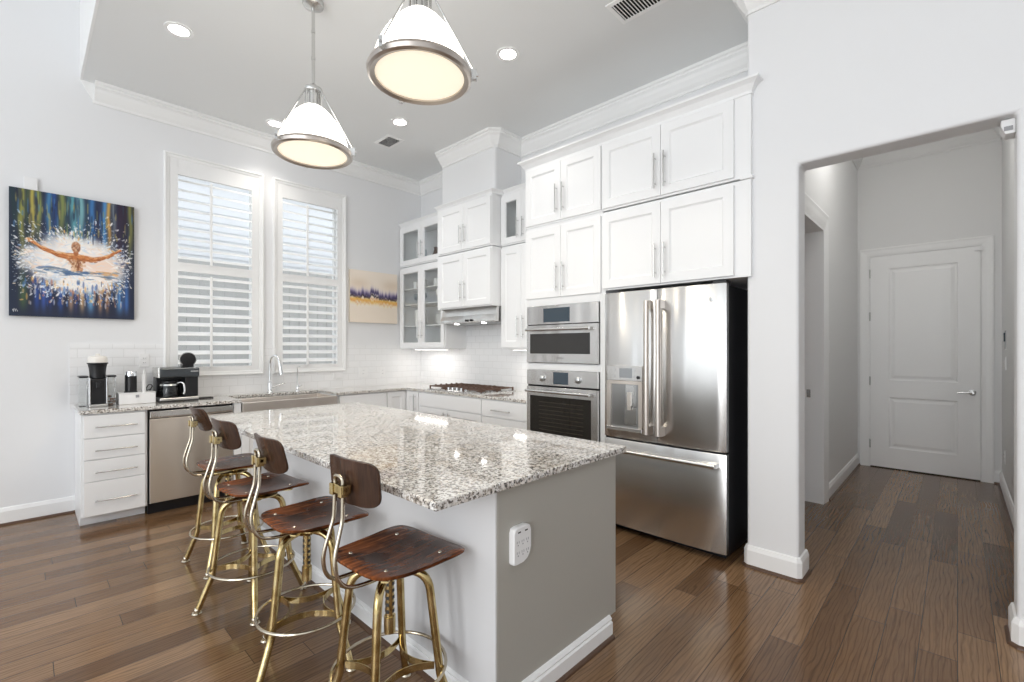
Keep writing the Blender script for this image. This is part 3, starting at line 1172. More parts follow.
# glass cabinets in the corner
XG = 3.47
wall_cab('glass-door corner cabinet holding glasses and mugs on three shelves', XG, XB - .01, 4.42, 5.385, 1.375, 2.444,
         [(4.425, 4.897, 'hi'), (4.897, 5.37, 'lo')], 1.62, True, .22, shelves=(1.675, 1.955, 2.16), group='glass-door wall cabinets')
wall_cab('small two-pane glass cabinet stacked on top of the corner glass cabinet', XG, XB - .01, 4.42, 5.385, 2.452, 2.985,
         [(4.425, 4.897, 'hi'), (4.897, 5.37, 'lo')], 2.64, True, .2, group='glass-door wall cabinets')
# hood cabinets
XH = 3.336
wall_cab('upper double-door cabinet above the hood, under the boxed chase', XH, XB - .01, 3.476, 4.40, 2.452, 2.985,
         [(3.482, 3.918, 'hi'), (3.918, 4.352, 'lo')], 2.63, hl=.2)
wall_cab('double-door cabinet carrying the steel range hood beneath it', XH, XB - .01, 3.476, 4.40, 1.826, 2.444,
         [(3.482, 3.918, 'hi'), (3.918, 4.352, 'lo')], 2.01, hl=.2)
# narrow cabinets beside the oven column
wall_cab('narrow glass-door top cabinet between hood cabinet and oven column', XG, XB - .01, 2.84, 3.470, 2.452, 2.985,
         [(3.178, 3.462, 'lo'), (2.86, 3.178, 'hi')], 2.60, True, .2, group='glass-door wall cabinets')
wall_cab('narrow solid-door cabinet between the range hood and the oven column', XG, XB - .01, 2.84, 3.470, 1.375, 2.444,
         [(3.178, 3.462, 'lo'), (2.86, 3.178, 'hi')], 1.60, hl=.22)
CR3 = [(0, 0), (.006, 0), (.006, .012), (.014, .022), (.028, .034), (.032, .036), (.032, .045), (0, .045)]
b = MB()
crown_run(b, [(XG, 2.86), (XG, 3.44), (XH, 3.476), (XH, 4.40), (XG, 4.43), (XG, 5.385)], 3.03, CR3)
b.box(XG + .001, XB - .01, 2.84, 3.475, 2.986, 3.02).box(XG + .001, XB - .01, 4.401, 5.385, 2.986, 3.02).box(XH + .001, XB - .01, 3.477, 4.40, 2.986, 3.02)
struct(b.build('trim_7', 'cab'), 'slim crown along the top of the hood and glass cabinets')

# range hood
rh = thing('range_hood', 'stainless under-cabinet range hood above the cooktop', 'range hood', (3.6, 3.94, 1.67))
b = MB().prism([(3.41, 1.825), (3.395, 1.745), (3.375, 1.70), (3.375, 1.672), (3.40, 1.665), (XB - .01, 1.665), (XB - .01, 1.825)], lambda p, q, t: (p, t, q), 3.477, 4.398)
b.build('canopy', 'steel', rh, bevel=.003)
b = MB().box(3.43, 3.77, 3.53, 4.35, 1.658, 1.666)
b.build('filter', 'mortargrey', rh)
for y in (3.72, 4.18):
    MB().cyl((3.45, y, 1.655), .028, .008).build('lamp', 'lit', rh, label='lit hood lamp')
for y in (3.92, 3.84):
    MB().lathe([(.012, 0), (.012, -.02), (.008, -.022)], (3.375, y, 1.687), 16, 'X').build('knob', 'black', rh, label='black control knob')
# under-cabinet lights
for y0, y1, tx in ((4.55, 5.2, 'slim lit strip light under the corner glass cabinet'), (2.92, 3.40, 'slim lit strip light under the narrow cabinet beside the oven')):
    u = thing('strip_light', tx, 'light', (3.6, (y0 + y1) / 2, 1.36))
    MB().box(3.56, 3.62, y0, y1, 1.362, 1.3745).build('housing', 'white', u)
    MB().box(3.565, 3.615, y0 + .01, y1 - .01, 1.359, 1.3625).build('diffuser', 'ledstrip', u)
    area('strip_lamp', (3.59, (y0 + y1) / 2, 1.355), (3.62, (y0 + y1) / 2, 0), .05, y1 - y0, .5, (1, .97, .93)).rotation_euler = (0, 0, 0)

# glassware on the cabinet shelves


def cup(mb, x, y, z, r, h, handle=False, taper=1.0):
    mb.lathe([(r * taper, 0), (r, h), (r - .004, h), (r * taper - .004, .006)], (x, y, z), 18, cap1=True)
    if handle:
        mb.tube([(x, y - r + .003, z + h * .75), (x, y - r - .022, z + h * .7), (x, y - r - .022, z + h * .35), (x, y - r + .003, z + h * .25)], .004, 8)
    return mb


def wine(mb, x, y, z, h=.2, r=.034):
    return mb.lathe([(.03, 0), (.03, .003), (.004, .008), (.004, h * .42), (r * .7, h * .5), (r, h * .66), (r * .8, h), (r * .78, h), (r * .96, h * .66), (r * .6, h * .52), (.002, h * .47)], (x, y, z), 18)


gset = []
for i, y in enumerate((5.24, 5.15, 5.06, 4.80, 4.70, 4.60)):
    o = cup(MB(), 3.62, y, 2.161, .037, .105, True).build('mug', 'porcelain')
    tag(o, 'white mug in the row on the top shelf of the corner glass cabinet', 'mug', 'white mugs on the top shelf')
for i, y in enumerate((5.24, 5.15, 5.06)):
    tag(wine(MB(), 3.62, y, 1.956, .15).build('wine_glass', 'drink'), 'stemmed glass on the middle shelf behind the left pane of the corner cabinet', 'glass', 'stemmed glasses on the middle shelf')
tag(wine(MB(), 3.6, 4.72, 1.956, .17, .042).build('goblet', 'porcelain'), 'pale goblet on the middle shelf behind the right pane of the corner cabinet', 'goblet')
tag(cup(MB(), 3.6, 4.62, 1.956, .036, .09).build('tumbler', 'drink'), 'clear tumbler beside the pale goblet on the middle shelf', 'glass')
tag(MB().lathe([(.075, 0), (.08, .01), (.08, .2), (.076, .205), (.074, .02)], (3.6, 5.1, 1.676), 24).build('canister', 'porcelain'), 'tall white canister on the lower shelf of the corner glass cabinet', 'canister')
for i in range(4):
    z = 1.676 + i * .026
    tag(MB().lathe([(.035, 0), (.05, .004), (.085, .05), (.081, .05), (.045, .008)], (3.62, 4.68, z), 24).build('bowl', 'porcelain'),
        'white bowl in the nested stack beside the white canister', 'bowl', 'nested white bowls')
for i in range(5):
    tag(MB().lathe([(.06, 0), (.075, .003), (.11, .012), (.11, .015), (.07, .006)], (3.62, 4.66, 1.394 + i * .012), 28).build('plate', 'porcelain'),
        'white plate in the pile at the bottom right of the corner glass cabinet', 'plate', 'piled white plates')
for i in range(4):
    tag(MB().lathe([(.06, 0), (.075, .003), (.10, .012), (.10, .015), (.07, .006)], (3.62, 5.1, 1.394 + i * .012), 28).build('saucer', 'porcelain'),
        'white saucer in the low pile at the bottom left of the corner glass cabinet', 'saucer', 'piled white saucers')
tag(MB().lathe([(.03, 0), (.05, .02), (.055, .09), (.03, .14), (.022, .18), (.028, .2), (.024, .2), (.018, .17)], (3.63, 4.82, 2.471), 20).build('vase', 'cast'),
    'small brown vase in the top right pane of the corner cabinets', 'vase')
tag(cup(MB(), 3.62, 4.66, 2.471, .04, .11).build('tumbler', 'drink'), 'clear tumbler beside the small brown vase in the top cabinet', 'glass')
tag(wine(MB(), 3.62, 5.05, 2.471, .2).build('wine_glass', 'drink'), 'stemmed glass behind the top left pane of the corner cabinets', 'glass')
tag(wine(MB(), 3.6, 3.29, 2.471, .23).build('wine_glass', 'porcelain'), 'tall pale stemmed glass in the narrow glass-door cabinet', 'glass')
tag(cup(MB(), 3.66, 3.36, 2.471, .045, .2).build('carafe', 'drink'), 'clear carafe behind the stemmed glass in the narrow cabinet', 'carafe')

# ------------------------------------------------------------------ wall oven and microwave
fn = mapB(XT)


def knobX(mb, x, y, z, r, ln=.022):
    mb.lathe([(r * 1.15, 0), (r * 1.15, -.004), (r, -.005), (r * .92, -ln), (r * .8, -ln - .002)], (x, y, z), 24, 'X')
    return mb


mw = thing('microwave', 'built-in stainless microwave in the oven column above the wall oven', 'microwave', (3.3, 2.43, 1.255))
MB().box(XT + .004, XT + .45, 2.05, 2.808, 1.256, 1.752).build('body', 'mortargrey', mw)
y0, y1 = 2.052, 2.806
b = slab(MB(), fn, y0, y1, 1.590, 1.752, .022, 0)
cp_ = b.build('control_panel', 'steel', mw, bevel=.002)
MB().rings([rect(fn, 2.33, 2.615, 1.607, 1.728, .0225), rect(fn, 2.332, 2.613, 1.609, 1.726, .0245)]).build('display', 'display', cp_)
b = MB()
def rr(e, d): return rect(fn, y0 + e, y1 - e, 1.257 + e, 1.583 - e, d)
b.rings([rr(0, .002), rr(0, .024), rr(.002, .026)])
dr = b.build('door', 'steel', mw)
MB().rings([rect(fn, 2.125, 2.765, 1.335, 1.508, .026), rect(fn, 2.128, 2.762, 1.338, 1.505, .0275)]).build('window', 'glassblack', dr)
b = MB()
b.tube([fn(y0 + .06, 1.545, .062), fn(y1 - .02, 1.545, .062)], .0125, 14)
for y in (y0 + .085, y1 - .045):
    bbox(b, fn, y - .012, y + .012, 1.537, 1.553, .024, .06)
b.build('handle', 'nickel', dr)
MB().box(XT - .005, XT + .004, 2.052, 2.806, 1.583, 1.590).build('vent_gap', 'gap', mw)


def text_mesh(name, body, size, loc, rot, m_, parent):
    cu = bpy.data.curves.new(name, 'FONT')
    cu.body = body
    cu.size = size
    cu.align_x = 'CENTER'
    cu.extrude = .0004
    tmp = bpy.data.objects.new('tmp', cu)
    COL.objects.link(tmp)
    dg = bpy.context.evaluated_depsgraph_get()
    me = bpy.data.meshes.new_from_object(tmp.evaluated_get(dg))
    bpy.data.objects.remove(tmp)
    o = bpy.data.objects.new(name, me)
    me.materials.clear()
    me.materials.append(M[m_])
    COL.objects.link(o)
    o.parent = parent
    o0 = Vector(ORG.get(parent.name, (0, 0, 0)))
    o.location = Vector(loc) - o0
    o.rotation_euler = rot
    return o


text_mesh('lettering', 'BOSCH', .022, (XT - .0268, 2.43, 1.29), (R(90), 0, R(-90)), 'greydot', dr)

wo = thing('wall_oven', 'built-in stainless wall oven with two knobs below the microwave', 'oven', (3.3, 2.43, .5))
MB().box(XT + .004, XT + .55, 2.05, 2.808, .502, 1.19).build('body', 'mortargrey', wo)
b = slab(MB(), fn, y0, y1, 1.06, 1.19, .022, 0)
cp_ = b.build('control_panel', 'steel', wo, bevel=.002)
MB().rings([rect(fn, 2.345, 2.505, 1.075, 1.178, .0225), rect(fn, 2.347, 2.503, 1.077, 1.176, .0245)]).build('display', 'display', cp_)
for y in (2.245, 2.628):
    k_ = knobX(MB(), XT - .022, y, 1.122, .026).build('knob', 'nickel', cp_)
    MB().lathe([(.031, 0), (.031, -.0025)], (XT - .022, y, 1.122), 24, 'X').build('knob_ring', 'black', cp_)
b = MB()
def rr(e, d): return rect(fn, y0 + e, y1 - e, .504 + e, 1.045 - e, d)
b.rings([rr(0, .002), rr(0, .024), rr(.002, .026)])
dr = b.build('door', 'steel', wo)
MB().rings([rect(fn, 2.115, 2.765, .58, .965, .026), rect(fn, 2.118, 2.762, .583, .962, .0275)]).build('window', 'glassblack', dr)
b = MB()
for i in range(9):
    z = .64 + i * .034
    b.add(rect(fn, 2.19, 2.66, z, z + .004, .0279), [(0, 1, 2, 3)])
b.build('rack_lines', mat('oven_rack_lines', (.06, .05, .035), .3), dr)
b = MB()
b.tube([fn(y0 + .06, 1.008, .064), fn(y1 - .02, 1.008, .064)], .0125, 14)
for y in (y0 + .085, y1 - .045):
    bbox(b, fn, y - .012, y + .012, 1.0, 1.016, .024, .062)
b.build('handle', 'nickel', dr)
MB().box(XT - .005, XT + .004, 2.052, 2.806, 1.045, 1.06).build('vent_gap', 'gap', wo)

# ------------------------------------------------------------------ fridge
fr = thing('refrigerator', 'stainless french-door refrigerator with water dispenser and black sides', 'refrigerator', (3.4, 1.52, 0))
XF = 3.085
b = MB().box(XF + .062, 3.76, 1.075, 1.968, .05, 1.795)
b.build('body', 'blacksat', fr, bevel=.004)
b = MB().box(XF + .10, 3.72, 1.10, 1.945, 0, .05)
b.build('plinth', 'black', fr)


def fdoor(name, u0, u1, w0, w1, mats='steel', cut=None):
    """slightly bowed door with rounded vertical edges"""
    b = MB()
    n_ = 14
    rings_ = []
    for k in range(n_ + 1):
        u = u0 + (u1 - u0) * k / n_
        f = 2 * (u - u0) / (u1 - u0) - 1
        d = .012 * (1 - f * f) + (.0 if abs(f) < .99 else -.006)
        rings_.append([(XF + .055, u, w0), (XF - d + .012, u, w0), (XF - d + .010, u, w0 + .004), (XF - d + .010, u, w1 - .004), (XF - d + .012, u, w1), (XF + .055, u, w1)])
    b.smooth = True
    b.rings(rings_)
    return b.build(name, mats, fr)


dl = fdoor('door', 1.541, 1.972, .712, 1.803)
drr = fdoor('door', 1.068, 1.537, .712, 1.803)
dw_ = fdoor('freezer_drawer', 1.068, 1.972, .055, .697)
b = MB()
for y, d in ((1.583, dl), (1.494, drr)):
    b = MB()
    ff = mapB(XF)
    b.tube([ff(y, .775, .065), ff(y, 1.715, .065)], .019, 16)
    for z in (.80, 1.69):
        bbox(b, ff, y - .016, y + .016, z - .03, z + .03, -.01, .06)
    b.build('handle', 'steeld', d)
ff = mapB(XF)
b = MB()
b.tube([ff(1.115, .628, .06), ff(1.93, .628, .06)], .0155, 14)
for y in (1.14, 1.90):
    bbox(b, ff, y - .03, y + .03, .614, .642, -.01, .056)
b.build('handle', 'nickel', dw_)
# dispenser
dp = MB()
dp.rings([rect(ff, 1.632, 1.925, 1.142, 1.252, .0), rect(ff, 1.632, 1.925, 1.142, 1.252, .024), rect(ff, 1.635, 1.922, 1.145, 1.249, .027)])
dsp = dp.build('dispenser_panel', 'steel', dl)
MB().rings([rect(ff, 1.715, 1.82, 1.165, 1.235, .027), rect(ff, 1.716, 1.819, 1.166, 1.234, .0285)]).build('screen', 'screen', dsp)
b = MB()
for y, z in ((1.70, 1.225), (1.70, 1.18), (1.865, 1.225), (1.865, 1.18)):
    b.lathe([(.012, 0), (.012, -.003)], ff(y, z, .027), 14, 'X')
b.build('buttons', 'nickel', dsp)
MB().lathe([(.012, 0), (.012, -.006)], ff(1.665, 1.17, .027), 14, 'X').build('knob', 'black', dsp)
b = MB()
bbox(b, ff, 1.632, 1.662, .801, 1.117, .0, .034)
bbox(b, ff, 1.895, 1.925, .801, 1.117, .0, .034)
bbox(b, ff, 1.632, 1.925, 1.118, 1.141, .0, .034)
b.build('dispenser_frame', 'steeld', dl)
b = MB()
bbox(b, ff, 1.663, 1.894, .801, 1.117, -.006, .0125)
b.build('cavity_back', 'cavity', dl)
b = MB()
b.rings([rect(ff, 1.64, 1.915, .772, .80, .0), rect(ff, 1.63, 1.925, .772, .80, .04), rect(ff, 1.634, 1.921, .776, .797, .043)])
b.build('drip_tray', 'steel', dl)
b = MB()
bbox(b, ff, 1.70, 1.765, .96, 1.115, .0125, .030)
bbox(b, ff, 1.685, 1.78, .82, .95, .0125, .020)
b.build('paddle', 'nickel', dl)
b = MB()
bbox(b, ff, 1.722, 1.748, .93, 1.06, .028, .040)
b.build('nozzle', 'steeld', dl)
b = MB()
b.lathe([(.020, 0), (.020, -.003), (.017, -.004)], (XF + .006, 1.158, 1.703), 24, 'X')
b.build('badge', 'nickel', drr, label='small round grey emblem')
b = MB()
b.tube([(XF + .001, 1.158 + .013 * math.cos(a * .3927), 1.703 + .013 * math.sin(a * .3927)) for a in range(16)], .0014, 6, closed=True)
b.tube([(XF + .001, 1.152, 1.697), (XF + .001, 1.158, 1.709), (XF + .001, 1.164, 1.697)], .0012, 6)
b.build('badge_ring', 'greydot', drr)
MB().box(XF + .02, XF + .06, 1.075, 1.965, .697, .712).build('door_gap', 'gap', fr)
MB().box(XF + .03, XF + .12, 1.075, 1.16, 1.795, 1.822).build('hinge_cover', 'black', fr)

# ------------------------------------------------------------------ base cabinets, window wall
YF = 4.82
fa = mapA(YF)
dc = thing('drawer_cabinet', 'white base cabinet with four drawers at the left end of the counter', 'cabinet', (.48, 5.1, 0), group='white base cabinets')
b = MB()
b.box(.299, .694, YF, YA - .001, .085, .876).box(.299, .694, 4.925, YA - .001, 0, .085)
b.box(.290, .299, 4.925, YA - .001, 0, .876).box(.290, .299, YF - .001, 4.925, .085, .876)
b.build('carcass', 'cab', dc, bevel=.0015, seg=1)
for z0, z1 in ((.689, .868), (.522, .687), (.355, .520), (.088, .353)):
    d = slab(MB(), fa, .303, .682, z0, z1, .02, .003).build('drawer', 'cab', dc)
    zc = z1 - .094 if z1 - z0 < .2 else z1 - .148
    b = MB()
    b.tube([fa(.371, zc, .045), fa(.43, zc + .001, .054), fa(.5, zc + .001, .057), fa(.57, zc + .001, .054), fa(.625, zc, .045)], .005, 10)
    for u in (.385, .611):
        b.tube([fa(u, zc, .018), fa(u, zc, .047)], .0045, 8)
    b.build('handle', 'nickel', d)

dwm = thing('dishwasher', 'stainless dishwasher in the counter left of the sink', 'dishwasher', (1.01, 5.1, 0))
MB().box(.702, 1.318, YF + .01, YA - .002, .10, .875).build('body', 'black', dwm)
b = slab(MB(), fa, .706, 1.316, .102, .795, .022, 0)
dd = b.build('door', 'steeld', dwm, bevel=.003)
b = MB()
b.rings([rect(fa, .706, 1.316, .802, .862, .0), rect(fa, .706, 1.316, .802, .862, .022), rect(fa, .708, 1.314, .812, .860, .034), rect(fa, .71, 1.312, .815, .858, .035)])
b.build('handle_rail', 'steel', dwm, bevel=.002)
MB().box(.702, 1.318, YF + .05, YF + .09, 0, .10).build('toe_kick', 'black', dwm)
MB().box(1.12, 1.19, YF + .047, YF + .0505, .05, .075).build('sticker', 'label', dwm, label='small white sticker')

sc_ = thing('sink_cabinet', 'white sink base cabinet under the farmhouse sink', 'cabinet', (1.83, 5.1, 0), group='white base cabinets')
b = MB()
b.box(1.322, 1.384, YF - .018, YA - .002, .0, .877).box(2.302, 2.318, YF, YA - .002, .085, .877)
b.box(1.384, 2.302, YF, YA - .002, .085, .645).box(1.384, 2.302, 4.925, YA - .002, 0, .085)
b.build('carcass', 'cab', sc_, bevel=.0015, seg=1)
for u0, u1, hs in ((1.386, 1.842, 1), (1.842, 2.30, -1)):
    d = shaker(MB(), fa, u0, u1, .09, .64).build('door', 'cab', sc_)
    pull(MB(), fa, u1 - .036 if hs > 0 else u0 + .036, .52, .16).build('handle', 'nickel', d)

sk = thing('farmhouse_sink', 'stainless apron-front sink under the right window', 'sink', (1.84, 5.0, .65))
b = MB()
def rs(e, z, yb=5.235): return [(1.388 + e, 4.775 + e, z), (2.298 - e, 4.775 + e, z), (2.298 - e, yb - e, z), (1.388 + e, yb - e, z)]
b.rings([rs(0, .65), rs(0, .874), rs(.018, .876), rs(.024, .87), rs(.035, .68)], True, True)
b.build('basin', 'steeld', sk, bevel=.004)
MB().lathe([(.045, 0), (.045, .004), (.02, .002)], (1.84, 5.0, .681), 20).build('drain', 'chrome', sk)

bc = thing('base_cabinet', 'white base cabinet with drawer and doors right of the sink', 'cabinet', (2.62, 5.1, 0), group='white base cabinets')
b = MB().box(2.320, 2.912, YF, YA - .002, .085, .877).box(2.320, 2.912, 4.925, YA - .002, 0, .085)
b.build('carcass', 'cab', bc)
d = slab(MB(), fa, 2.335, 2.908, .50, .868, .02).build('drawer', 'cab', bc)
b = MB()
b.tube([fa(2.48, .72, .045), fa(2.56, .722, .056), fa(2.62, .723, .058), fa(2.70, .722, .056), fa(2.76, .72, .045)], .005, 8)
for u in (2.49, 2.75):
    b.tube([fa(u, .72, .018), fa(u, .72, .047)], .0045, 8)
b.build('handle', 'nickel', d)
d = shaker(MB(), fa, 2.335, 2.908, .09, .495).build('door', 'cab', bc)

cc_ = thing('corner_cabinet', 'white corner base cabinet with two narrow shaker doors meeting at the corner', 'cabinet', (3.4, 5.1, 0), group='white base cabinets')
b = MB()
XBF = 3.19
b.prism([(2.914, YF), (3.19, YF), (3.19, 4.545), (XB - .002, 4.545), (XB - .002, YA - .002), (2.914, YA - .002)], lambda p, q, t: (p, q, t), .085, .877)
b.build('carcass', 'cab', cc_)
d = shaker(MB(), fa, 2.918, 3.165, .09, .868, st=.055).build('door', 'cab', cc_)
fb = mapB(XBF)
d = shaker(MB(), fb, 4.555, 4.795, .09, .868, st=.055).build('door', 'cab', cc_)
pull(MB(), fb, 4.60, .74, .2).build('handle', 'nickel', d)

ck = thing('cooktop_cabinet', 'wide white base cabinet under the gas cooktop', 'cabinet', (3.5, 4.0, 0), group='white base cabinets')
b = MB().box(XBF, XB - .002, 3.463, 4.543, .085, .877).box(3.30, XB - .002, 3.463, 4.543, 0, .085)
b.build('carcass', 'cab', ck)
slab(MB(), fb, 3.466, 4.54, .715, .868, .02).build('false_front', 'cab', ck)
for u0, u1, hs in ((3.466, 4.002, 1), (4.002, 4.54, -1)):
    d = shaker(MB(), fb, u0, u1, .09, .708).build('door', 'cab', ck)
    pull(MB(), fb, u1 - .036 if hs > 0 else u0 + .036, .60, .16).build('handle', 'nickel', d)
dk = thing('drawer_cabinet', 'white three-drawer base cabinet between the cooktop and the oven column', 'cabinet', (3.5, 3.15, 0), group='white base cabinets')
b = MB().box(XBF, XB - .002, 2.838, 3.461, .085, .877).box(3.30, XB - .002, 2.838, 3.461, 0, .085)
b.build('carcass', 'cab', dk)
for z0, z1 in ((.705, .868), (.40, .70), (.09, .395)):
    d = slab(MB(), fb, 2.85, 3.457, z0, z1, .02).build('drawer', 'cab', dk)
    pull(MB(), fb, 3.165, z1 - .09, .26, False).build('handle', 'nickel', d)

# worktop, one continuous L with the sink let in from the front
b = MB()
t0, t1 = CT - .03, CT
outl = [(.280, 4.785), (1.384, 4.785), (1.384, 5.225), (2.302, 5.225), (2.302, 4.785), (3.165, 4.785), (3.165, 2.838), (XB - .0095, 2.838), (XB - .0095, YA - .0095), (.280, YA - .0095)]
b.prism(outl, lambda p, q, t: (p, q, t), t0 + .0005, t1)
tag(b.build('countertop', 'granite', bevel=.004), 'L-shaped speckled granite countertop running under the windows to the oven column', 'countertop')

# faucets
fc = thing('faucet', 'chrome gooseneck faucet with side lever behind the sink', 'faucet', (1.80, 5.29, CT))
b = MB()
b.lathe([(.03, 0), (.03, .012), (.022, .02), (.022, .10), (.017, .115), (.013, .12)], (1.80, 5.29, CT), 24)
b.build('body', 'chrome', fc)
pth = [(1.80, 5.29, CT + .11), (1.80, 5.29, CT + .30)]
for k in range(1, 10):
    a = math.pi * k / 10
    pth.append((1.80 + .018 * (1 - math.cos(a)), 5.29 - .085 * (1 - math.cos(a)), CT + .30 + .10 * math.sin(a)))
pth.append((1.838, 5.115, CT + .29))
MB().tube(pth, .0115, 14).build('spout', 'chrome', fc)
MB().tube([(1.838, 5.117, CT + .31), (1.842, 5.112, CT + .26), (1.848, 5.106, CT + .20)], [.013, .018, .021], 16).build('spray_head', 'chrome', fc)
MB().tube([(1.82, 5.285, CT + .06), (1.87, 5.27, CT + .075), (1.94, 5.25, CT + .10)], [.009, .007, .006], 10).build('lever', 'chrome', fc)
sf = thing('filter_tap', 'slim chrome tap standing right of the gooseneck faucet', 'tap', (2.09, 5.30, CT))
b = MB()
b.lathe([(.022, 0), (.022, .01), (.013, .018), (.013, .06), (.006, .07)], (2.09, 5.30, CT), 20)
b.build('body', 'chrome', sf)
MB().tube([(2.09, 5.30, CT + .06), (2.09, 5.30, CT + .24), (2.092, 5.29, CT + .265), (2.096, 5.27, CT + .275), (2.1, 5.25, CT + .268)], .0055, 10).build('spout', 'chrome', sf)
MB().tube([(2.10, 5.295, CT + .045), (2.135, 5.285, CT + .07)], .005, 8).build('lever', 'chrome', sf)

# cooktop
ct = thing('gas_cooktop', 'stainless gas cooktop with brown cast grates let into the granite', 'cooktop', (3.47, 4.0, CT))
y0, y1 = 3.52, 4.44
b = MB()
b.rings([[(3.22, y0, CT + .0005), (3.74, y0, CT + .0005), (3.74, y1, CT + .0005), (3.22, y1, CT + .0005)],
         [(3.22, y0, CT + .008), (3.74, y0, CT + .008), (3.74, y1, CT + .008), (3.22, y1, CT + .008)],
         [(3.235, y0 + .015, CT + .012), (3.725, y0 + .015, CT + .012), (3.725, y1 - .015, CT + .012), (3.235, y1 - .015, CT + .012)]])
b.build('tray', 'steel', ct)
for i in range(3):
    a0 = y0 + .02 + i * (y1 - y0 - .04) / 3 + .004
    a1 = y0 + .02 + (i + 1) * (y1 - y0 - .04) / 3 - .004
    x0, x1 = (3.245, 3.715) if i != 1 else (3.345, 3.715)
    b = MB()
    zt_, zb_ = CT + .044, CT + .034
    for p, q in (((x0, a0), (x1, a0)), ((x0, a1), (x1, a1)), ((x0, a0), (x0, a1)), ((x1, a0), (x1, a1))):
        b.box(min(p[0], q[0]) - .006, max(p[0], q[0]) + .006, min(p[1], q[1]) - .006, max(p[1], q[1]) + .006, zb_, zt_)
    for x in (x0, x1, (x0 + x1) / 2):
        for y in (a0, a1):
            b.box(x - .007, x + .007, y - .007, y + .007, CT + .0125, zt_ + .004)
    am = (a0 + a1) / 2
    b.box(x0, x1, am - .005, am + .005, zb_, zt_)
    for k in range(1, 6):
        x = x0 + (x1 - x0) * k / 6
        b.box(x - .005, x + .005, a0, a1, zb_, zt_)
        for y in (a0, a0 * .67 + a1 * .33, a0 * .33 + a1 * .67, a1):
            b.box(x - .008, x + .008, y - .008, y + .008, zt_ - .004, zt_ + .010)
    b.build('grate', 'cast', ct)
for x, y in ((3.36, 3.68), (3.60, 3.68), (3.53, 3.98), (3.36, 4.28), (3.60, 4.28)):
    b = MB().lathe([(.05, 0), (.05, .008), (.036, .01), (.036, .018), (.03, .021)], (x, y, CT + .0118), 24)
    b.build('burner', 'cast', ct)
for k in range(5):
    b = MB().lathe([(.017, 0), (.017, .004), (.014, .005), (.013, .025), (.011, .027)], (3.285, 3.83 + k * .075, CT + .0118), 18)
    b.build('knob', 'chrome', ct)

# ------------------------------------------------------------------ things on the counter
cm = thing('capsule_machine', 'capsule coffee machine with cream domed head and clear tanks at the counter end', 'coffee machine', (.41, 5.15, CT))
b = MB()
b.box(.352, .47, 5.03, 5.26, CT, CT + .02)
b.build('base', 'frit', cm, bevel=.004)
b = MB().prism([(.366, CT + .02), (.456, CT + .02), (.456, CT + .225), (.366, CT + .225)], lambda p, q, t: (p, t, q), 5.05, 5.25)
b.build('column', 'black', cm, bevel=.006)
b = MB()
for x in (.352, .458):
    b.box(x, x + .012, 5.04, 5.25, CT + .02, CT + .235)
b.build('side_rails', 'chrome', cm, bevel=.003)
b = MB().lathe([(.044, 0), (.050, .004), (.052, .05), (.056, .09), (.061, .115), (.058, .118)], (.411, 5.12, CT + .225), 28)
b.build('neck', 'black', cm)
b = MB().lathe([(.062, 0), (.067, .005), (.067, .012), (.064, .014)], (.411, 5.12, CT + .343), 28)
b.build('collar', 'black', cm)
b = MB().lathe([(.063, 0), (.064, .028), (.062, .040), (.055, .050), (.04, .056), (.016, .058), (.014, .072), (.001, .075)], (.411, 5.12, CT + .357), 28)
b.build('domed_head', 'cream', cm, label='cream domed head')
b = MB()
b.box(.395, .428, 5.035, 5.06, CT + .15, CT + .20)
b.build('spout', 'black', cm, bevel=.004)
for x0, x1 in ((.298, .351), (.471, .524)):
    b = MB()
    b.box(x0, x1, 5.08, 5.24, CT, CT + .235)
    tk = b.build('tank', 'ctank', cm, bevel=.008, label='clear tank')
    MB().box(x0 - .002, x1 + .002, 5.076, 5.244, CT + .236, CT + .25).build('lid', 'black', tk, bevel=.004)
b = MB()
for k in range(7):
    b.lathe([(.010, 0), (.016, .012), (.012, .016)], (.488 + .011 * (k % 3), 5.10 + .03 * (k // 3), CT + .003 + .02 * (k // 2)), 12)
b.build('used_capsules', 'foil', cm, label='copper coloured capsules')

wb = thing('storage_box', 'low white box with a wire loop under the milk frother', 'box', (.66, 5.15, CT))
MB().box(.540, .788, 5.06, 5.28, CT, CT + .088).build('body', 'white', wb, bevel=.006)
MB().box(.538, .790, 5.058, 5.282, CT + .088, CT + .096).build('lid', 'white', wb, bevel=.003)
MB().box(.65, .672, 5.052, 5.06, CT + .055, CT + .078).build('latch', 'greydot', wb)
b = MB()
b.tube([(.712, 5.12, CT + .096), (.712, 5.12, CT + .27), (.718, 5.13, CT + .283), (.728, 5.145, CT + .27), (.732, 5.15, CT + .2), (.728, 5.15, CT + .096)], .004, 8)
b.box(.702, .722, 5.117, 5.123, CT + .096, CT + .25)
b.build('wire_loop', 'white', wb)
mf = thing('milk_frother', 'black milk frother with chrome lid standing on the white box', 'milk frother', (.628, 5.15, CT + .096))
MB().lathe([(.046, 0), (.046, .006), (.041, .01), (.041, .14)], (.628, 5.15, CT + .0965), 28).build('jug', 'black', mf)
MB().lathe([(.042, 0), (.042, .03), (.040, .034), (.040, .04), (.012, .042)], (.628, 5.15, CT + .2365), 28).build('lid', 'chrome', mf)
b = MB()
pts = [(.765, 5.2, CT + .1), (.78, 5.18, CT + .14), (.755, 5.16, CT + .155), (.735, 5.16, CT + .12), (.75, 5.2, CT + .103), (.785, 5.29, CT + .103), (.79, 5.33, CT + .05), (.8, 5.34, CT + .006)]
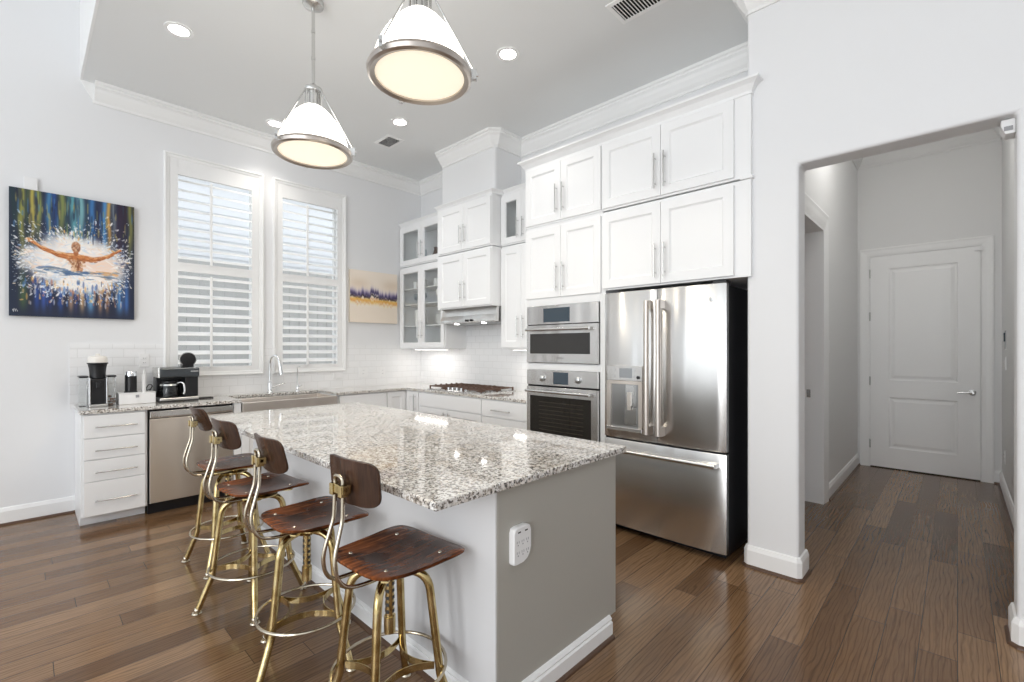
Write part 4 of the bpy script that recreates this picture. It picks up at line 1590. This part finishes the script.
def smooth_path(p, n=8):
    P = [Vector(a) for a in p]
    out = []
    for i in range(len(P) - 1):
        p0, p1, p2, p3 = P[max(i - 1, 0)], P[i], P[i + 1], P[min(i + 2, len(P) - 1)]
        for k in range(n):
            t = k / n
            out.append(.5 * ((2 * p1) + (-p0 + p2) * t + (2 * p0 - 5 * p1 + 4 * p2 - p3) * t * t + (-p0 + 3 * p1 - 3 * p2 + p3) * t ** 3))
    out.append(P[-1])
    return out
b.tube(smooth_path(pts), .0035, 8)
tag(b.build('power_cord', 'black'), 'black power cord looping beside the white box', 'cord')

km = thing('coffee_maker', 'black and steel coffee maker with glass carafe and raised round lid', 'coffee maker', (.945, 5.15, CT))
MB().box(.805, 1.10, 5.03, 5.33, CT, CT + .014).build('foot', 'black', km, bevel=.004)
b = MB().box(.81, 1.10, 5.025, 5.20, CT + .012, CT + .036)
b.build('warming_base', 'frit', km, bevel=.006)
b = MB().box(.81, 1.10, 5.20, 5.33, CT + .014, CT + .215).box(1.0, 1.10, 5.05, 5.20, CT + .04, CT + .215)
b.build('tower', 'black', km, bevel=.006)
b = MB().box(.806, 1.104, 5.02, 5.335, CT + .213, CT + .302)
b.build('head', mat('gunmetal_band', (.10, .11, .12), .22, .9), km, bevel=.012, seg=3)
MB().box(.798, .811, 5.018, 5.30, CT + .215, CT + .305).build('end_cap', 'nickel', km, bevel=.005)
MB().box(1.035, 1.095, 5.0165, 5.0205, CT + .262, CT + .272).build('light_bar', 'nickel', km)
lid = MB()
ring0 = []
lid.lathe([(.050, -.012), (.060, -.010), (.062, 0), (.060, .014), (.050, .018)], (1.045, 5.17, CT + .372), 28, 'Y')
lid.build('open_lid', 'black', km, label='round black lid standing open')
MB().lathe([(.0632, -.009), (.0665, -.009), (.0665, .012), (.0632, .012), (.0632, -.009)], (1.045, 5.17, CT + .372), 28, 'Y', False, False).build('lid_ring', 'nickel', km)
MB().box(1.0, 1.09, 5.16, 5.25, CT + .30, CT + .335).build('lid_hinge', 'black', km, bevel=.006)
ca = MB().lathe([(.066, 0), (.075, .006), (.078, .06), (.070, .112), (.058, .13), (.055, .13), (.067, .111), (.074, .06), (.07, .012)], (.895, 5.11, CT + .0365), 30)
ca = ca.build('carafe', 'carafe', km, label='glass carafe')
MB().lathe([(.058, 0), (.058, .014), (.04, .02)], (.895, 5.11, CT + .167), 24).build('carafe_lid', 'black', ca)
MB().lathe([(.0725, 0), (.068, .014), (.066, .014), (.0705, 0)], (.895, 5.11, CT + .142), 24, cap0=False, cap1=False).build('carafe_band', 'nickel', ca)
MB().tube(smooth_path([(.945, 5.07, CT + .163), (.972, 5.045, CT + .168), (.988, 5.035, CT + .145), (.992, 5.033, CT + .085), (.984, 5.038, CT + .066)]), .009, 10).build('carafe_handle', 'nickel', ca)
sr_ = MB().prism([(1.125, 0), (1.235, 0), (1.242, .006), (1.235, .012), (1.125, .012), (1.118, .006)], lambda p, q, t: (p, t, CT + .0005 + q), 5.12, 5.20)
tag(sr_.build('spoon_rest', 'black', bevel=.002), 'small flat black rest on the counter right of the coffee maker', 'spoon rest')

# ------------------------------------------------------------------ island
IX0, IX1, IY0, IY1, IZ = .878, 2.032, 1.168, 3.86, .905
BX0, BX1, BY0, BY1 = 1.187, 2.003, 1.212, 3.82
il = thing('kitchen_island', 'island base with greige end panel and paler seating side, white baseboard, mid kitchen', 'island', (1.6, 2.5, 0))
b = MB().box(BX0, BX1, BY0, BY1, .0, IZ - .03)
b.v = [(x, y, z if z > .01 else .09) for x, y, z in b.v]
b.box(BX0, BX1 - .065, BY0 + .004, BY1, 0, .09)
b.build('body', 'island', il, bevel=.002, seg=1)
b = MB()
bx = [(BX1 - .06, BY0), (BX0, BY0), (BX0, BY1)]
base_run(b, bx, [(p * 1.0, q) for p, q in [(0, 0), (.02, 0), (.02, .072), (.012, .078), (.016, .088), (.008, .098), (0, .102)]])
b.build('baseboard', 'trim', il, label='white baseboard')
b = MB()
shoe(b, bx, .02)
b.build('shoe_moulding', 'darkwood', il, label='brown shoe moulding')
MB().box(BX0 - .006, BX0 - .0003, BY0 + .001, BY1, .09, IZ - .0295).build('seating_panel', 'islandlight', il, label='pale panel on the seating side')
fk = lambda u, w_, d: (BX1 + d, u, w_)
for i in range(4):
    y = BY0 + .02 + i * .64
    d = shaker(MB(), fk, y, y + .63, .10, IZ - .04).build('door', 'island', il)
    pull(MB(), fk, y + .05, .72, .16).build('handle', 'nickel', d)
b = MB().box(IX0, IX1, IY0, IY1, IZ - .029, IZ)
tag(b.build('island_countertop', 'granite', bevel=.004), 'pale speckled granite slab on top of the kitchen island', 'countertop')

# outlet expander on the island end
oe = thing('outlet_expander', 'white six-socket charging outlet with two ports on the island end panel', 'outlet', (1.305, BY0, .57))
fe = mapA(BY0)
cw_ = lambda u, w_: (1.299 + (u - 1.305) * .88, .643 + (w_ - .648) * .86)
oc = [(1.250, .575), (1.255, .568), (1.268, .564), (1.310, .566), (1.337, .578), (1.353, .600), (1.360, .625), (1.360, .705), (1.354, .722), (1.335, .729), (1.275, .729), (1.256, .722), (1.250, .705)]
oc = [cw_(*p) for p in oc]
b = MB()
cx_, cz_ = 1.299, .643
def sc(k, d): return [fe(cx_ + (u - cx_) * k, cz_ + (w_ - cz_) * k, d) for u, w_ in oc]
b.rings([sc(1, .0008), sc(1, .020), sc(.94, .026)])
b.build('body', 'white', oe)
def fdot(mb, u, w_, hu, hw):
    u, w_ = cw_(u, w_)
    bbox(mb, fe, u - hu, u + hu, w_ - hw, w_ + hw, .0255, .0266)


for u in (1.283, 1.327):
    b = MB()
    fdot(b, u, .706, .008, .0026)
    b.build('charging_port', 'hole', oe)

b = MB()
for i in range(3):
    for j in range(2):
        u, w_ = 1.275 + i * .030, .665 - j * .046
        for q in (-1, 1):
            fdot(b, u + q * .006, w_, .0012, .0045)
        fdot(b, u, w_ - .013, .0022, .0025)
b.build('sockets', 'greydot', oe)
lt = MB().box(BX1 - .002, BX1 + .010, BY0 + .003, BY0 + .012, .44, .452)
lt.build('catch', 'black', il)

# ------------------------------------------------------------------ pendants
def pendant(x, y, zr, label):
    o = thing('pendant_light', label, 'pendant lamp', (x, y, zr), group='pendant lamps over the island')
    D = .246
    # rim: rolled metal ring
    MB().lathe([(D - .034, -.012), (D - .012, -.02), (D, -.012), (D + .004, .006), (D - .004, .022), (D - .02, .026), (D - .036, .016), (D - .034, -.012)], (x, y, zr), 56, cap0=False, cap1=False).build('rim', 'pnickel', o)
    MB().lathe([(D - .034, -.004), (D * .6, -.008), (.001, -.010)], (x, y, zr), 48, cap0=False).build('lens', 'lens', o)
    pr = [((D - .024) * max(.0, 1 - ((h - .02) / .31) ** 1.7) ** .72, h) for h in (.02, .05, .08, .11, .14, .17, .20, .225, .25, .27, .286, .297)]
    MB().lathe(pr, (x, y, zr), 48, cap0=False, cap1=True).build('dome', 'shade', o)
    b = MB()
    b.lathe([(.056, .292), (.056, .306), (.048, .31)], (x, y, zr), 28)
    b.lathe([(.034, .31), (.034, .395), (.03, .40)], (x, y, zr), 24)
    b.lathe([(.056, .40), (.058, .405), (.056, .424), (.03, .436), (.016, .455)], (x, y, zr), 28)
    b.build('socket_cap', 'nickel', o)
    b = MB()
    for k in range(6):
        a = R(60 * k + 15)
        b.tube([(x + .05 * math.cos(a), y + .05 * math.sin(a), zr + .30), (x + .05 * math.cos(a), y + .05 * math.sin(a), zr + .41)], .006, 8)
    b.build('cage_bars', 'nickel', o)
    b = MB()
    b.tube([(x, y, zr + .45), (x, y, ZC - .02)], .0105, 12)
    for k in (.3, .62):
        z = zr + .45 + (ZC - zr - .45) * k
        b.lathe([(.0125, 0), (.0125, .02)], (x, y, z), 12)
    b.build('rod', 'nickel', o)
    MB().lathe([(.02, -.045), (.062, -.03), (.066, -.022), (.066, -.0005)], (x, y, ZC), 32).build('canopy', 'nickel', o)
    for a in (-46.3, 73.7, 193.7):
        a = R(a + 3)
        ca_, sa = math.cos(a), math.sin(a)
        b = MB()
        b.tube([(x + .05 * ca_, y + .05 * sa, zr + .415), (x + (D + .014) * ca_, y + (D + .014) * sa, zr + .03)], .0045, 8)
        b.obox((x + (D + .012) * ca_, y + (D + .012) * sa, zr + .012), (ca_, sa, 0), (-sa, ca_, 0), (0, 0, 1), .014, .012, .024)
        b.tube([(x + (D + .01) * ca_, y + (D + .01) * sa, zr + .01), (x + (D + .034) * ca_, y + (D + .034) * sa, zr + .01)], .006, 10)
        b.build('arm', 'nickel', o)
    l = bpy.data.lights.new('pendant_bulb', 'AREA')
    l.shape, l.size, l.energy, l.color = 'DISK', .40, 6, (1, .88, .70)
    lo = bpy.data.objects.new('pendant_bulb', l)
    lo.location = (x, y, zr - .03)
    COL.objects.link(lo)
    return o


pendant(1.314, 3.074, 2.672, 'far pendant lamp with opal dome on a long nickel rod')
pendant(1.32, 1.878, 2.70, 'near pendant lamp with large opal dome at the top edge of the photo')

# recessed downlights and ceiling vents
for i, (x, y, lb) in enumerate(((.763, 4.044, 'lit recessed downlight at the left side of the kitchen ceiling'), (2.62, 4.075, 'lit recessed downlight beside the small far ceiling vent'),
                                (2.594, 2.526, 'lit recessed downlight between the near pendant and the large vent'), (1.76, 5.02, 'lit recessed downlight glowing behind the far pendant lamp'))):
    o = thing('downlight', lb, 'downlight', (x, y, ZC), group='recessed kitchen downlights')
    MB().lathe([(.062, -.004), (.088, -.006), (.09, -.0005)], (x, y, ZC), 36, cap0=False, cap1=False).build('trim_ring', 'trim', o)
    MB().lathe([(.001, -.003), (.063, -.003)], (x, y, ZC), 36, cap0=False, cap1=False).build('lamp', 'lit', o)
    spot('downlight_lamp', (x, y, ZC - .02), 14)


def vent(label, x0, x1, y0, y1, n_, along='x'):
    o = thing('ceiling_vent', label, 'vent', ((x0 + x1) / 2, (y0 + y1) / 2, ZC))
    b = MB()
    def r4(e, z): return [(x0 - e, y0 - e, z), (x1 + e, y0 - e, z), (x1 + e, y1 + e, z), (x0 - e, y1 + e, z)]
    b.rings([r4(.03, ZC - .0005), r4(.028, ZC - .006), r4(.0, ZC - .008), r4(0, ZC - .0005)], False, False)
    b.build('frame', 'trim', o)
    MB().box(x0, x1, y0, y1, ZC - .0012, ZC - .0006).build('duct', 'gap', o)
    b = MB()
    for i in range(n_):
        f = (i + .5) / n_
        if along == 'x':
            y = y0 + (y1 - y0) * f
            b.obox(((x0 + x1) / 2, y, ZC - .006), (1, 0, 0), (0, .8, .6), (0, -.6, .8), (x1 - x0) / 2, .007, .001)
        else:
            x = x0 + (x1 - x0) * f
            b.obox((x, (y0 + y1) / 2, ZC - .006), (.8, 0, .6), (0, 1, 0), (-.6, 0, .8), .007, (y1 - y0) / 2, .001)
    b.build('blades', 'trim', o)
    return o


vent('small white ceiling vent near the far corner of the kitchen', 2.71, 2.855, 4.43, 4.665, 10, 'x')
vent('large slatted ceiling vent at the top edge above the tall cabinets', 2.706, 2.888, 1.33, 1.673, 16, 'x')
point('hall_lamp', (4.75, .45, ZC - .22), 9, (1, .98, .95), .12)

# ------------------------------------------------------------------ bar stools


def bez(p0, p1, p2, n=8):
    return [Vector(p0) * (1 - t) ** 2 + Vector(p1) * 2 * t * (1 - t) + Vector(p2) * t * t for t in [k / n for k in range(n + 1)]]


def ply(mb, W, D0, fn, nu=20, nv=14, th=.012, corner=.07):
    """rounded plate: superellipse rings, fn(u, v) -> (point, normal)"""
    n_ = 48
    top, bot = [], []
    ks = [1.0, .985, .8, .55, .28]
    for k in ks:
        rt, rb = [], []
        for i in range(n_):
            a = 2 * math.pi * i / n_
            e = 2 / 5.0
            u = W / 2 * k * math.copysign(abs(math.cos(a)) ** e, math.cos(a))
            v = D0 / 2 * k * math.copysign(abs(math.sin(a)) ** e, math.sin(a))
            p, nr = fn(u, v)
            h = th / 2 if k < 1 else th / 2 - .0025
            rt.append(p + nr * h)
            rb.append(p - nr * h)
        top.append(rt)
        bot.append(rb)
    mb.smooth = True
    mb.rings(bot[::-1] + top, True, True)
    return mb


def make_stool(label):
    st = thing('bar_stool', label, 'bar stool', (0, 0, 0), group='bar stools along the island')
    SZ = .628
    # seat: wider at the front (+x), gentle saddle, front edge rolled down, rear edge up
    def sf(u, v):
        f = u / .19
        width = 1.0 + .085 * f
        vv = v * width
        z = SZ - .012 * max(0, 1 - (u / .15) ** 2) * (1 - (v / .2) ** 2 * .6) + .010 * (vv / .2) ** 2 - .030 * max(0, f - .35) ** 2 + .006 * max(0, -f - .5)
        p = Vector((u, vv, z))
        nx = .32 * max(0, f - .35) - .05
        return p, Vector((nx, -.08 * vv / .2, 1)).normalized()
    seat = ply(MB(), .385, .385, sf).build('seat', 'walnut', st, label='dark glossy walnut plywood seat')
    b = MB()
    for u, v in ((-.13, -.115), (-.13, .115), (.09, -.125), (.09, .125)):
        p, nr = sf(u, v)
        b.lathe([(.0075, 0), (.0065, .003), (.003, .0045)], p + nr * .0055, 12)
    b.build('bolts', 'antique', seat)
    # seat support under the plywood
    b = MB()
    b.lathe([(.075, 0), (.075, .006), (.03, .012), (.03, .03)], (0, 0, SZ - .058), 24)
    for s_ in (-1, 1):
        b.tube([(-.14, s_ * .115, SZ - .024), (-.04, s_ * .04, SZ - .034), (.05, s_ * .05, SZ - .034), (.10, s_ * .125, SZ - .026)], .009, flat=(.024, .006), n=8)
    b.build('seat_bracket', 'brass', st)
    # backrest: curved plywood pivoting in a clamp on two bent rods
    piv = Vector((-.222, 0, .922))
    def bf(u, v):
        ang = u / .40
        p = piv + Vector((.016 - .40 * (math.cos(ang) - 1), .40 * math.sin(ang), v + .012))
        return p, Vector((math.cos(ang), -math.sin(ang), 0)).normalized()
    b = ply(MB(), .305, .155, bf)
    b.v = [tuple(Vector(p) - piv) for p in b.v]
    br = b.build('backrest', 'walnutback', st, label='curved walnut plywood backrest')
    br.location = piv
    b = MB()
    b.obox((-.232, 0, .918), (1, 0, 0), (0, 1, 0), (0, 0, 1), .016, .040, .015)
    for s_ in (-1, 1):
        b.obox((-.238, s_ * .027, .914), (1, 0, 0), (0, 1, 0), (0, 0, 1), .014, .011, .019)
        b.lathe([(.009, 0), (.009, .008), (.005, .010)], (-.234, s_ * .040, .918), 12, 'Y')
    b.build('back_clamp', 'brass', st, bevel=.002, label='brass clamp block')
    lp = smooth_path([(-.238, .024, .925), (-.238, .024, .945), (-.240, .018, .957), (-.240, 0, .960), (-.240, -.018, .957), (-.238, -.024, .945), (-.238, -.024, .925)], 4)
    MB().tube(lp, .006, 10).build('rod_loop', 'antique', st)
    for s_ in (-1, 1):
        p = smooth_path([(-.238, s_ * .026, .915), (-.239, s_ * .026, .86), (-.242, s_ * .027, .815), (-.256, s_ * .030, .765), (-.271, s_ * .034, .71), (-.272, s_ * .037, .67),
                         (-.260, s_ * .040, .63), (-.232, s_ * .045, .602), (-.18, s_ * .050, .592), (-.10, s_ * .05, .589), (-.04, s_ * .042, .589)], 6)
        MB().tube(p, .0068, 12).build('back_rod', 'antique', st)
    # legs: two crossing hoops read as four bent legs
    fr_ = thing('leg_frame', None, None, (0, 0, 0))
    del ORG[fr_.name]
    ORG[fr_.name] = (0, 0, 0)
    fr_.parent = st
    for k in range(4):
        a = R(45 + 90 * k)
        ca_, sa = math.cos(a), math.sin(a)
        P3 = lambda r, z: (r * ca_, r * sa, z)
        path = [P3(.012, .566), P3(.05, .566)] + bez(P3(.06, .566), P3(.142, .566), P3(.150, .49), 8) + [P3(.168, .34), P3(.183, .215)] + bez(P3(.1845, .20), P3(.187, .178), P3(.197, .155), 5) + [P3(.25, .022)]
        leg = MB().tube(path, .0155, 12).build('leg', 'brass', fr_)
        b = MB().ball(P3(.253, .020), .017, 14)
        b.lathe([(.022, 0), (.024, .004), (.020, .010)], P3(.255, 0), 16)
        b.build('foot', 'antique', fr_)
        # concave strap to the next leg
        a2 = a + R(90)
        s0 = Vector(P3(.165, .215))
        s1 = Vector((.165 * math.cos(a2), .165 * math.sin(a2), .215))
        mid_ = Vector((.02 * math.cos(a + R(45)), .02 * math.sin(a + R(45)), .215))
        MB().tube(bez(s0, mid_, s1, 14), .01, flat=(.003, .026), n=8).build('strap', 'brass', fr_)
    b = MB()
    b.lathe([(.021, 0), (.021, .06), (.016, .06), (.016, .26)], (0, 0, SZ - .29), 20)
    b.build('height_post', 'brass', fr_)
    b = MB()
    for k in range(9):
        for a in (0, 90, 180, 270):
            a = R(a + 30)
            c = (.0156 * math.cos(a), .0156 * math.sin(a), SZ - .285 + k * .025)
            b.obox(c, (math.cos(a), math.sin(a), 0), (-math.sin(a), math.cos(a), 0), (0, 0, 1), .0008, .006, .006)
    b.build('post_notches', 'hole', fr_)
    b = MB()
    b.tube([(.205 * math.cos(R(q * 9)), .205 * math.sin(R(q * 9)), .212) for q in range(40)], .0065, 8, closed=True)
    b.build('foot_ring', 'antique', fr_)
    b = MB()
    b.lathe([(.05, 0), (.052, .006), (.04, .018), (.028, .024)], (0, 0, .553), 24)
    b.build('hub', 'brass', fr_)
    return st, fr_


s4, f4 = make_stool('nearest bar stool, its whole dark walnut seat in view, at the island corner')
stools = [
    ((.908, 2.112, 0), 0, (.880, 2.126), -23.5, 14, 'second bar stool from the camera, between the nearest stool and the third'),
    ((.908, 2.780, 0), 6, (.863, 2.795), 30, 14, 'third bar stool from the camera, its legs set diagonally'),
    ((.955, 3.447, 0), 1, (.918, 3.459), 6.5, 21, 'farthest bar stool, its back overlapping the dishwasher front')]


def pose(c, leg_c, leg_r, lean):
    a = c.rotation_euler.z
    d = Matrix.Rotation(-a, 3, 'Z') @ (Vector((leg_c[0], leg_c[1], 0)) - c.location)
    for ch in c.children:
        if ch.name.startswith('leg_frame'):
            ch.location = d
            ch.rotation_euler = (0, 0, R(leg_r) - a)
        elif ch.name.startswith('backrest'):
            ch.rotation_euler = (0, -R(lean), 0)


for loc, seat_r, leg_c, leg_r, lean, lb in stools:
    pose(copy_thing(s4, loc, R(seat_r), lb), leg_c, leg_r, lean)
s4.location = (.958, 1.503, 0)
s4.rotation_euler = (0, 0, R(4))
pose(s4, (.930, 1.515), -2, 5)
